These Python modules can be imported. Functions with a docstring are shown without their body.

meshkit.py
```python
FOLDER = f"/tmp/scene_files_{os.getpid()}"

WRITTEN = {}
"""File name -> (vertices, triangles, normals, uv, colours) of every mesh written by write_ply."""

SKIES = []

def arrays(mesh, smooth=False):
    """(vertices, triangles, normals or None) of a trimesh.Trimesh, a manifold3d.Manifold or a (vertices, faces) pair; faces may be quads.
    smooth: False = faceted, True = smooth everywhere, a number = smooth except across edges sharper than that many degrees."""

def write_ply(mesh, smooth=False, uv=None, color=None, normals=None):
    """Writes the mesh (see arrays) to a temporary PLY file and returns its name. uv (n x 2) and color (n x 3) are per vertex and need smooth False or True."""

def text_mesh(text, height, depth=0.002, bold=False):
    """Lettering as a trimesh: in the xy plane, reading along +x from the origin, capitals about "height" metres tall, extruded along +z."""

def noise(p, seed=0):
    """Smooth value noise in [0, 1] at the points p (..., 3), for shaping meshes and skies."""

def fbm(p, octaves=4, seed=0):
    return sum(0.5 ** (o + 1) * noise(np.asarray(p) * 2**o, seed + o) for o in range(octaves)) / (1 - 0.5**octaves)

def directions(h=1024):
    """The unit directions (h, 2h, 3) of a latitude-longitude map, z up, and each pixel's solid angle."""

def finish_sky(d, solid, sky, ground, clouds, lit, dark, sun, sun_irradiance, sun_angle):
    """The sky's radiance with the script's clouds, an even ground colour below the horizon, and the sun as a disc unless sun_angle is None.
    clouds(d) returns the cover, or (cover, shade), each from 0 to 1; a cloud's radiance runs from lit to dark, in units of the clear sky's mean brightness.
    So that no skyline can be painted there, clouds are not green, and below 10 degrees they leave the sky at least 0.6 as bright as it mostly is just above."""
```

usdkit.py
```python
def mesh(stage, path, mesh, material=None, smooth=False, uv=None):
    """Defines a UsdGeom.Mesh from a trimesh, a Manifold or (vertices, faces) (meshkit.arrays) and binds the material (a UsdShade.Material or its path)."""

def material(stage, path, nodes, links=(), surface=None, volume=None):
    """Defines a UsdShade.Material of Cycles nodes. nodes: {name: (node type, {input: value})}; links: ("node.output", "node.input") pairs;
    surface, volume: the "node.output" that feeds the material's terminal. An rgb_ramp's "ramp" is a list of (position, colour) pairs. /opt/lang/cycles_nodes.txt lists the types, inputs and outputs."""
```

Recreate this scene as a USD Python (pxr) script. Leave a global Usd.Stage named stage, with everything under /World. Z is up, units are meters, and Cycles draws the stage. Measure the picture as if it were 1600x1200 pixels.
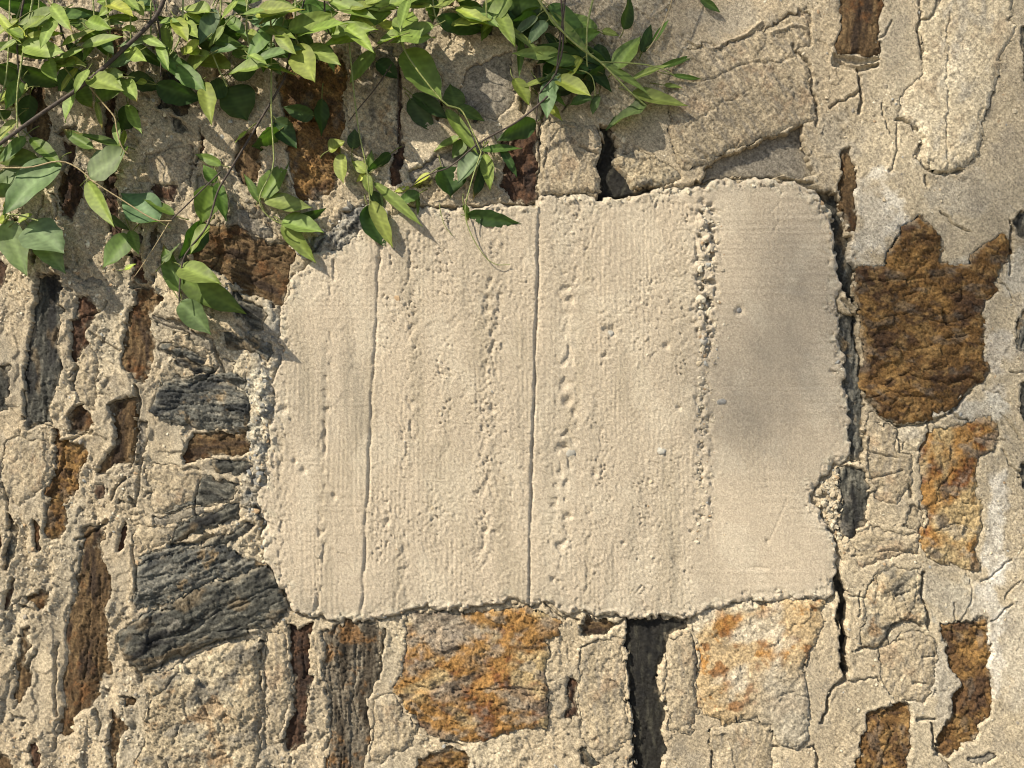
import math, random
import numpy as np
from scipy import ndimage as ndi
import trimesh, usdkit
from pxr import Usd, UsdGeom, UsdLux, UsdShade, Gf, Sdf, Vt

stage = Usd.Stage.CreateInMemory()
UsdGeom.SetStageUpAxis(stage, UsdGeom.Tokens.z)
UsdGeom.SetStageMetersPerUnit(stage, 1.0)
UsdGeom.Xform.Define(stage, '/World')
UsdGeom.Scope.Define(stage, '/World/Looks')

# ---------------------------------------------------------------- camera, sky, sun, exposure
S_ = 0.0008                      # metres of wall per photo pixel
CX, CZ, DIST = 800.0, 1.5, 1.6   # the wall face is the plane y = 0, the camera stands 1.6 m in front
EXPOSURE = 1.0
SUN = np.array([-0.58, -0.50, 0.64]); SUN /= np.linalg.norm(SUN)
SUN_I, SKY_I = 1.22, 0.090

cam = UsdGeom.Camera.Define(stage, '/World/camera')
cam.CreateHorizontalApertureAttr(36.0); cam.CreateVerticalApertureAttr(27.0)
cam.CreateFocalLengthAttr(36.0 / (1600 * S_ / DIST))
cam.CreateClippingRangeAttr(Gf.Vec2f(0.05, 500))
cam.CreateExposureAttr(EXPOSURE)
cx = UsdGeom.Xformable(cam); cx.AddTranslateOp().Set(Gf.Vec3d(0, -DIST, CZ)); cx.AddRotateXOp().Set(90.0)

elev, rot = math.asin(SUN[2]), math.atan2(SUN[0], SUN[1])
skymat = usdkit.material(stage, '/World/Looks/sky_light', {
    's': ('sky_texture', {'sky_type': 'single_scattering', 'sun_disc': False, 'sun_elevation': elev, 'sun_rotation': rot}),
    'b': ('background_shader', {'strength': SKY_I})}, [('s.color', 'b.color')], surface='b.background')
dome = UsdLux.DomeLight.Define(stage, '/World/sky')
dome.GetPrim().SetCustomDataByKey('kind', 'structure')
UsdShade.MaterialBindingAPI.Apply(dome.GetPrim()).Bind(skymat)
sun = UsdLux.DistantLight.Define(stage, '/World/sun')
sun.CreateNormalizeAttr(True); sun.CreateIntensityAttr(SUN_I); sun.CreateAngleAttr(0.5)
sun.CreateColorAttr(Gf.Vec3f(1.0, 0.90, 0.73))
zx = SUN; xx = np.cross([0, 0, 1], zx); xx /= np.linalg.norm(xx); yx = np.cross(zx, xx)
UsdGeom.Xformable(sun).AddTransformOp().Set(Gf.Matrix4d(*xx, 0, *yx, 0, *zx, 0, 0, 0, 0, 1))

# ---------------------------------------------------------------- helpers
RNG = np.random.default_rng(7)
used = {}
def path(name, parent='/World'):
    k = (parent, name); n = used.get(k, 0); used[k] = n + 1
    return f'{parent}/{name}' + (f'_{n:03d}' if n else '')
def tag(prim, **kw):
    for k, v in kw.items(): prim.SetCustomDataByKey(k, v)
    return prim
def thing(name, loc=(0, 0, 0), **kw):
    x = UsdGeom.Xform.Define(stage, path(name)); x.AddTranslateOp().Set(Gf.Vec3d(*map(float, loc)))
    return tag(x.GetPrim(), **kw)
def obj(name, v, f, mat, parent=None, tone=None, smooth=True, loc=(0, 0, 0)):
    p = path(name, parent.GetPath().pathString if parent else '/World')
    v = np.asarray(v, float) - np.asarray(loc, float)
    m = usdkit.mesh(stage, p, (v, np.asarray(f)), mat, smooth=smooth)
    if tone is not None:
        pv = UsdGeom.PrimvarsAPI(m).CreatePrimvar('tone', Sdf.ValueTypeNames.Color3fArray, 'vertex')
        pv.Set(Vt.Vec3fArray.FromNumpy(np.asarray(tone, np.float32)))
    return m.GetPrim()

_lat = {}
def vn(x, y, seed):
    """smooth noise, about -1..1"""
    if seed not in _lat:
        a = np.random.default_rng(1000 + seed).random((128, 128)) * 2 - 1
        _lat[seed] = ndi.spline_filter(a, order=3, mode='grid-wrap').astype(np.float32)
    c = np.stack([np.mod(np.asarray(y, np.float32), 128), np.mod(np.asarray(x, np.float32), 128)])
    return ndi.map_coordinates(_lat[seed], c, order=3, mode='grid-wrap', prefilter=False, output=np.float32)
def fb(x, y, seed, octv=4, g=0.5):
    s, a, t = 0, 1.0, 0
    for o in range(octv):
        s = s + a * vn(x * 2**o + 17.3 * o, y * 2**o + 5.1 * o, seed + o); t += a; a *= g
    return s / t * 1.5
def sst(a, b, x):
    t = np.clip((x - a) / (b - a), 0, 1); return t * t * (3 - 2 * t)
def mixc(c, d, t):
    return c + (np.asarray(d) - c) * np.asarray(t)[..., None]

def seg_dist(X, Y, P, closed=False):
    P = np.asarray(P, float); Q = np.roll(P, -1, 0) if closed else P[1:]
    A = P if closed else P[:-1]
    best = np.full(X.shape, 1e9, np.float32)
    for (ax, ay), (bx, by) in zip(A, Q):
        dx, dy = bx - ax, by - ay
        t = np.clip(((X - ax) * dx + (Y - ay) * dy) / max(dx * dx + dy * dy, 1e-9), 0, 1)
        np.minimum(best, (X - ax - t * dx)**2 + (Y - ay - t * dy)**2, out=best)
    return np.sqrt(best)
def sdf(X, Y, P):
    P = np.asarray(P, float); Q = np.roll(P, -1, 0)
    ins = np.zeros(X.shape, bool)
    for (ax, ay), (bx, by) in zip(P, Q):
        if ay == by: continue
        c = (ay > Y) != (by > Y)
        ins ^= c & (X < (bx - ax) * (Y - ay) / (by - ay) + ax)
    d = seg_dist(X, Y, P, True)
    return np.where(ins, -d, d)

from scipy.spatial import cKDTree
def facets(u, v, su, sv, seed, tilt=0.9):
    """broken faces: cells of about su x sv px, each a tilted plane of its own, about -1..1"""
    a, b = u / su + 0.25 * vn(u / 17, v / 17, seed), v / sv + 0.25 * vn(u / 17, v / 17, seed + 1)
    r = np.random.default_rng(9000 + seed); lo = np.array([a.min(), b.min()]) - 1; hi = np.array([a.max(), b.max()]) + 1
    n = int(np.prod(hi - lo)) + 3; p = r.uniform(lo, hi, (n, 2)); h = r.uniform(-0.8, 0.8, n); g = r.normal(0, tilt, (n, 2))
    _, i = cKDTree(p).query(np.stack([a.ravel(), b.ravel()], 1)); i = i.reshape(a.shape)
    return (h[i] + g[i, 0] * (a - p[i, 0]) + g[i, 1] * (b - p[i, 1])).astype(np.float32)

def P3(px, py, d=0.0):
    """photo point on the wall plane (d = 0), or d metres in front of it, on the line of sight"""
    k = (DIST - d) / DIST
    return np.array([(px - CX) * S_ * k, -d, CZ - (py - 600) * S_ * k])

# ---------------------------------------------------------------- materials
def stone_mat(name, rough, bumpd, sc, contrast, spec=0.25, dark=0.55):
    return usdkit.material(stage, f'/World/Looks/{name}', {
        'a': ('attribute', {'attribute': 'tone'}), 'g': ('geometry', {}),
        'n1': ('noise_texture', {'scale': sc, 'detail': 4.0, 'roughness': 0.65}),
        'n2': ('noise_texture', {'scale': sc * 3.1, 'detail': 2.0, 'roughness': 0.7}),
        'r': ('rgb_ramp', {'ramp': [(0.0, (dark,) * 3), (0.38, (1 - 0.45 * contrast,) * 3), (0.55, (1.0,) * 3), (0.75, (1 + 0.35 * contrast,) * 3), (1.0, (1 + 0.5 * contrast,) * 3)]}),
        'm': ('mix', {'mix_type': 'multiply', 'fac': 1.0}),
        'add': ('math', {'math_type': 'add'}),
        'b': ('bump', {'strength': 0.9, 'distance': bumpd}),
        'p': ('principled_bsdf', {'roughness': rough, 'specular_ior_level': spec, 'diffuse_roughness': 0.4})},
        [('g.position', 'n1.vector'), ('g.position', 'n2.vector'), ('n1.fac', 'r.fac'),
         ('a.color', 'm.color1'), ('r.color', 'm.color2'), ('m.color', 'p.base_color'),
         ('n1.fac', 'add.value1'), ('n2.fac', 'add.value2'), ('add.value', 'b.height'), ('b.normal', 'p.normal')], surface='p.BSDF')
M_mortar = stone_mat('sandy_mortar', 0.95, 0.0016, 640.0, 0.9, 0.12)
M_conc = stone_mat('board_marked_concrete', 0.95, 0.0011, 720.0, 0.6, 0.12, 0.75)
M_rough = stone_mat('rough_stone', 0.85, 0.0012, 470.0, 1.0, 0.2)
M_slate = stone_mat('slate', 0.7, 0.0010, 480.0, 1.0, 0.2)
M_pebble = stone_mat('pebble_stone', 0.8, 0.0004, 300.0, 0.5, 0.2)
M_leaf = usdkit.material(stage, '/World/Looks/leaf_green', {
    'a': ('attribute', {'attribute': 'tone'}), 'g': ('geometry', {}),
    'n': ('noise_texture', {'scale': 160.0, 'detail': 3.0}),
    'r': ('rgb_ramp', {'ramp': [(0.25, (0.75,) * 3), (0.6, (1.0,) * 3), (0.85, (1.2,) * 3)]}),
    'm': ('mix', {'mix_type': 'multiply', 'fac': 1.0}),
    't': ('mix', {'mix_type': 'multiply', 'fac': 1.0, 'color2': (1.6, 1.9, 0.55)}),
    'b': ('bump', {'strength': 0.35, 'distance': 0.0006}),
    'p': ('principled_bsdf', {'roughness': 0.56, 'specular_ior_level': 0.28}),
    'tr': ('translucent_bsdf', {}), 'x': ('mix_closure', {'fac': 0.33})},
    [('g.position', 'n.vector'), ('n.fac', 'r.fac'), ('a.color', 'm.color1'), ('r.color', 'm.color2'), ('m.color', 'p.base_color'),
     ('m.color', 't.color1'), ('t.color', 'tr.color'), ('n.fac', 'b.height'), ('b.normal', 'p.normal'),
     ('p.BSDF', 'x.closure1'), ('tr.BSDF', 'x.closure2')], surface='x.closure')
def plain(name, c1, c2, sc, rough=0.8):
    return usdkit.material(stage, f'/World/Looks/{name}', {
        'g': ('geometry', {}), 'n': ('noise_texture', {'scale': sc, 'detail': 4.0}), 'r': ('rgb_ramp', {'ramp': [(0.3, c1), (0.7, c2)]}),
        'b': ('bump', {'strength': 0.6, 'distance': 0.5 / sc}), 'p': ('principled_bsdf', {'roughness': rough})},
        [('g.position', 'n.vector'), ('n.fac', 'r.fac'), ('r.color', 'p.base_color'), ('n.fac', 'b.height'), ('b.normal', 'p.normal')], surface='p.BSDF')
M_stem = plain('woody_stem', (0.018, 0.013, 0.010), (0.05, 0.035, 0.025), 200.0)
M_green = plain('green_stem', (0.10, 0.13, 0.03), (0.20, 0.22, 0.07), 120.0, 0.5)
M_tan = plain('tan_stem', (0.16, 0.12, 0.06), (0.30, 0.24, 0.13), 120.0, 0.7)
M_bark = plain('bark', (0.05, 0.04, 0.03), (0.14, 0.11, 0.08), 14.0)
M_soil = plain('dry_soil', (0.12, 0.10, 0.07), (0.24, 0.20, 0.14), 6.0)

# ---------------------------------------------------------------- stones traced from the photograph
# type, face level in mm against the mortar, grain angle in degrees, outline in photo pixels
def pts(s):
    a = list(map(float, s.split())); return np.array(a).reshape(-1, 2)
ST = [
 ('S',-7,86,'62 429 95 430 96 450 88 475 99 485 94 500 91 540 96 550 92 570 91 600 84 620 80 660 45 668 37 655 38 600 45 560 52 510 58 460'),
 ('R',-7,85,'122 467 140 468 148 480 145 497 132 520 136 535 125 552 112 565 107 560 114 535 115 510 120 487'),
 ('B',-9,90,'200 448 235 450 255 470 233 490 231 515 239 532 235 565 228 582 225 597 215 597 210 583 195 578 189 562 192 532 198 512 200 490 207 480 205 462'),
 ('R',-9,90,'202 395 217 395 220 417 228 440 225 444 200 442 198 435 210 420'),
 ('R',-6,70,'99 220 123 228 121 256 133 266 122 316 114 345 101 332 91 314 90 292 104 270 108 250'),
 ('B',-8,80,'217 605 205 617 175 632 180 665 180 695 162 712 152 740 162 737 185 723 200 722 207 695 211 650 213 625'),
 ('G',-5,88,'216 662 229 664 224 728 212 722'),
 ('B',-8,60,'125 632 147 645 147 662 130 680 110 675 105 655 115 640'),
 ('Q',-6,85,'90 672 92 690 115 695 137 705 135 720 125 733 120 760 105 780 100 790 105 817 100 832 90 845 77 846 68 825 72 812 72 797 82 780 72 770 85 747 87 712 86 685'),
 ('S',-6,80,'20 807 27 817 22 845 22 875 15 887 8 887 10 852 18 825'),
 ('B',-6,84,'165 817 162 837 152 850 157 870 165 890 172 900 175 930 162 950 167 975 166 1025 172 1042 167 1055 157 1060 155 1080 140 1107 125 1115 112 1125 110 1137 117 1150 100 1152 85 1152 90 1125 97 1100 95 1062 100 1012 107 962 117 930 117 900 127 887 132 850 130 827 140 822'),
 ('B',-8,88,'32 984 47 985 46 1012 40 1025 37 1035 50 1055 45 1075 27 1105 21 1110 20 1085 27 1060 25 1040 37 1017 32 1007'),
 ('B',-6,20,'35 930 50 935 77 920 77 940 62 955'),
 ('B',-6,88,'170 1112 200 1140 187 1150 185 1175 180 1215 172 1215 170 1162'),
 ('B',-8,40,'-20 1177 15 1187 24 1220 -20 1220'),
 ('R',-7,80,'-20 395 12 415 6 440 -20 470'),
 ('R',-8,85,'20 338 28 342 27 378 20 372'),
 ('S',-6,85,'-10 570 15 572 10 640 -10 640'),
 ('B',-3,160,'338 348 375 352 400 373 440 380 458 400 457 430 447 450 440 478 425 475 405 462 380 455 355 440 300 408 300 398 318 372'),
 ('G',2,142,'357 312 387 331 419 359 430 378 406 372 352 352'),
 ('L',3,142,'374 310 404 318 443 355 445 374 432 376 418 352 406 342 384 329'),
 ('S',-2,155,'360 455 406 479 421 492 413 516 391 518 380 501 362 485'),
 ('G',-3,160,'233 492 286 499 303 518 327 525 338 542 336 556 367 569 362 582 336 582 326 547 290 525 253 512'),
 ('S',-4,170,'273 560 305 569 332 571 336 584 306 582 286 577'),
 ('D',3,176,'240 627 250 600 275 590 312 592 350 600 385 615 387 640 383 670 350 672 312 670 287 662 255 655 235 642'),
 ('B',-8,178,'300 678 385 675 390 700 375 710 325 715 287 720 283 713 295 700'),
 ('P',1,175,'225 727 307 730 315 760 302 785 250 800 237 800 232 762'),
 ('S',-2,165,'312 745 350 748 367 765 360 782 312 792 302 785'),
 ('S',2,22,'280 820 325 805 372 788 370 810 337 825 265 852 272 837'),
 ('G',0,15,'237 807 320 791 318 803 280 815 240 820'),
 ('P',2,20,'215 822 262 822 276 826 262 848 220 868 212 845'),
 ('D',4,25,'215 885 290 855 350 850 375 875 418 886 400 889 330 912 260 942 215 955 210 930'),
 ('S',8,24,'190 985 250 955 330 915 415 887 440 915 448 950 435 965 395 985 350 1000 290 1018 222 1050 200 1030 185 1005'),
 ('L',5,30,'228 1060 300 1030 370 1003 405 998 405 1050 408 1110 405 1150 402 1215 215 1215 225 1150 232 1100'),
 ('R',-9,88,'450 977 460 982 470 985 487 975 486 1000 481 1020 486 1050 477 1075 482 1100 475 1120 482 1140 477 1165 462 1168 450 1177 444 1170 445 1140 455 1125 457 1075 455 1020'),
 ('K',-4,88,'507 987 532 977 542 968 585 970 598 987 595 1040 587 1065 575 1090 572 1125 577 1150 572 1215 507 1215 515 1125 512 1087 505 1050 510 1017'),
 ('O',3,10,'637 960 687 955 725 960 775 955 825 947 850 960 872 970 870 992 857 1000 860 1020 850 1050 855 1075 854 1107 855 1135 830 1135 800 1145 755 1152 725 1163 700 1157 680 1150 655 1132 650 1117 630 1107 617 1080 630 1055 632 1012'),
 ('Q',-6,5,'650 1187 690 1172 720 1172 735 1187 738 1215 655 1215'),
 ('B',-10,170,'905 992 917 965 945 972 960 977 947 997'),
 ('X',-10,89,'980 968 1025 965 1040 973 1077 967 1077 985 1045 995 1042 1017 1030 1040 1032 1085 1039 1100 1035 1140 1047 1182 1037 1187 1036 1215 1005 1215 992 1195 990 1150 985 1075 980 1020'),
 ('R',-8,88,'892 1057 900 1065 900 1100 902 1125 887 1122 884 1115 887 1090 887 1072'),
 ('S',-5,130,'910 1165 920 1172 937 1192 925 1198 910 1187'),
 ('C',4,40,'1087 957 1125 945 1200 942 1240 940 1282 940 1285 977 1272 995 1262 1020 1260 1050 1262 1125 1261 1160 1247 1170 1220 1165 1212 1157 1210 1135 1185 1119 1170 1122 1135 1132 1125 1122 1100 1115 1092 1100 1095 1050 1087 1000'),
 ('X',-16,89,'1307 895 1308 940 1310 1025 1320 1060 1327 1050 1325 1020 1322 940 1314 895'),
 ('Q',-5,75,'1475 975 1520 975 1535 965 1542 965 1547 1020 1545 1040 1550 1075 1550 1117 1527 1140 1522 1160 1495 1175 1477 1187 1465 1180 1460 1165 1477 1145 1487 1112 1485 1087 1497 1070 1482 1020 1472 987'),
 ('Q',-5,80,'1380 1105 1417 1104 1425 1112 1422 1150 1420 1215 1332 1215 1352 1155 1360 1120'),
 ('G',-3,175,'1517 1185 1557 1182 1560 1187 1522 1193'),
 ('L',3,60,'1355 912 1400 885 1430 890 1440 905 1440 930 1450 955 1450 976 1430 968 1410 970 1392 985 1380 1003 1350 1013 1345 1000 1355 950'),
 ('O',2,80,'1442 700 1455 670 1507 662 1515 655 1547 652 1560 665 1563 690 1555 710 1535 712 1527 720 1530 755 1527 780 1537 820 1532 845 1522 862 1532 887 1527 895 1510 890 1487 882 1455 877 1442 855 1445 825 1455 812 1440 790 1441 750'),
 ('Q',5,170,'1340 417 1372 422 1386 415 1388 392 1400 380 1407 355 1430 350 1437 340 1450 350 1465 367 1470 407 1487 417 1510 415 1527 395 1560 372 1580 375 1580 395 1567 407 1560 428 1557 440 1560 455 1537 470 1537 500 1542 540 1537 555 1547 575 1537 595 1515 615 1487 637 1457 645 1455 655 1405 667 1390 658 1370 643 1352 622 1348 600 1349 525 1347 500 1332 462 1337 435'),
 ('S',-3,88,'1310 730 1335 729 1355 737 1357 817 1340 825 1335 840 1325 850 1312 837 1312 775'),
 ('D',-10,86,'1312 490 1338 495 1344 560 1347 620 1350 722 1334 720 1330 685 1322 655 1317 620 1313 560'),
 ('S',-15,75,'1275 295 1310 302 1322 365 1330 368 1328 400 1338 420 1333 455 1342 488 1330 478 1315 440 1306 410 1296 365 1280 335'),
 ('B',-7,88,'1317 236 1332 234 1337 300 1338 362 1325 362 1312 310 1313 280'),
 ('B',1,88,'1312 -15 1379 -15 1375 37 1372 70 1375 90 1355 87 1340 82 1312 85 1307 70 1312 25'),
 ('W',4,84,'1432 32 1455 22 1470 -15 1580 -15 1582 50 1557 112 1550 140 1537 187 1532 217 1520 247 1487 270 1462 270 1437 250 1440 220 1425 195 1402 187 1415 145 1440 120 1440 62'),
 ('P',3,125,'1050 100 1080 76 1130 72 1180 52 1230 22 1270 15 1268 70 1246 80 1265 110 1273 150 1273 190 1250 193 1200 212 1140 232 1090 258 1062 265 1050 220 1045 160'),
 ('G',-12,150,'1088 285 1125 246 1200 217 1255 198 1258 240 1275 270 1250 280 1200 278 1150 276 1100 286'),
 ('L',2,70,'540 120 550 90 617 70 618 225 607 250 550 238 540 175'),
 ('Q',-4,85,'432 120 470 90 535 85 545 120 535 200 528 240 525 290 500 312 470 312 455 290 455 220 440 170'),
 ('R',-8,89,'618 105 625 105 626 220 632 225 628 290 612 290 610 240 617 225'),
 ('G',-1,120,'728 112 797 80 802 160 780 182 740 187 716 150'),
 ('G',-1,150,'640 270 700 235 745 222 762 238 700 272 655 292'),
 ('R',-6,85,'785 225 838 190 840 314 800 316 785 290'),
 ('P',4,88,'844 192 930 197 934 240 936 300 846 304'),
 ('X',-14,70,'940 195 958 200 962 245 985 292 1034 294 936 314 935 240'),
 ('L',3,30,'960 250 1000 235 1050 258 1062 275 1034 290 987 288'),
 ('S',-6,88,'247 105 300 120 298 145 293 175 285 180 270 175 248 168'),
 ('S',-8,60,'268 182 280 182 293 203 272 206'),
 ('R',-6,85,'163 150 178 150 177 300 190 350 185 400 175 380 160 300'),
 ('B',-7,85,'172 45 192 50 196 90 198 125 178 120 170 80'),
 ('B',-7,85,'45 130 72 115 76 200 70 225 42 210 38 180'),
 ('B',-10,85,'372 215 400 200 408 250 400 285 412 300 388 290 366 262'),
 ('R',-3,88,'232 288 275 288 272 316 236 312'),
 ('P',2,80,'222 240 296 224 294 290 286 322 272 290 216 284'),
 ('P',1,85,'118 545 140 540 152 560 154 640 148 642 126 630 112 606'),
 ('P',2,80,'1354 645 1362 642 1372 657 1400 674 1402 700 1430 712 1424 750 1400 783 1370 785 1359 735'),
 ('W',3,60,'1405 674 1445 662 1448 690 1437 702 1408 702'),
 ('P',2,10,'1335 845 1360 822 1400 837 1436 838 1434 858 1400 870 1345 885'),
 ('P',-1,60,'1425 790 1448 800 1440 830 1410 826'),
 ('S',-5,88,'1597 50 1640 40 1640 130 1599 128'),
 ('S',-5,70,'1584 345 1594 330 1640 320 1640 372 1594 368'),
 ('D',-3,80,'1592 500 1604 485 1640 490 1640 570 1590 548'),
 ('S',-6,85,'1597 600 1640 600 1640 660 1599 656'),
 ('S',-7,85,'1598 725 1640 720 1640 764 1598 760'),
 ('E',4,45,'487 396 492 372 520 355 540 330 575 320 585 345 560 368 530 388 505 392'),
 ('Q',-8,85,'430 -15 460 -15 458 40 450 60 436 50'),
 ('R',-6,5,'632 -15 706 -15 702 8 640 12'),
 ('P',2,85,'10 690 30 678 72 690 84 715 80 745 60 770 30 790 4 770 2 720'),
 ('P',2,88,'590 1095 616 1090 626 1112 645 1124 650 1140 640 1165 600 1190 580 1190 584 1130'),
 ('P',1,88,'905 1010 935 1000 975 1000 978 1080 985 1150 950 1180 915 1160 906 1130 905 1060'),
 ('P',2,88,'1046 1000 1080 990 1086 1030 1090 1110 1076 1150 1044 1140 1040 1060'),
 ('P',1,85,'415 990 446 985 452 1020 452 1080 446 1110 438 1160 412 1165 412 1080'),
 ('P',2,85,'1110 1140 1140 1136 1180 1128 1205 1142 1208 1165 1206 1215 1120 1215'),
 ('D',1,160,'252 536 300 548 318 562 300 570 262 560 245 548'),('S',0,158,'345 520 392 532 398 548 360 544'),('D',2,168,'300 586 345 584 384 596 380 606 330 600 300 594'),
 ('D',3,20,'250 790 300 778 345 772 350 780 300 792 255 800'),('S',2,30,'300 856 345 838 392 815 396 824 360 846 310 866'),('D',3,24,'218 872 262 858 300 848 304 856 262 872 222 886'),('S',1,12,'330 722 372 716 392 728 380 742 340 738'),('D',2,150,'385 520 412 532 426 552 420 566 396 548'),
 ('P',2,80,'1375 1010 1430 985 1460 1000 1462 1060 1440 1095 1400 1098 1378 1070'),
]
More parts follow.
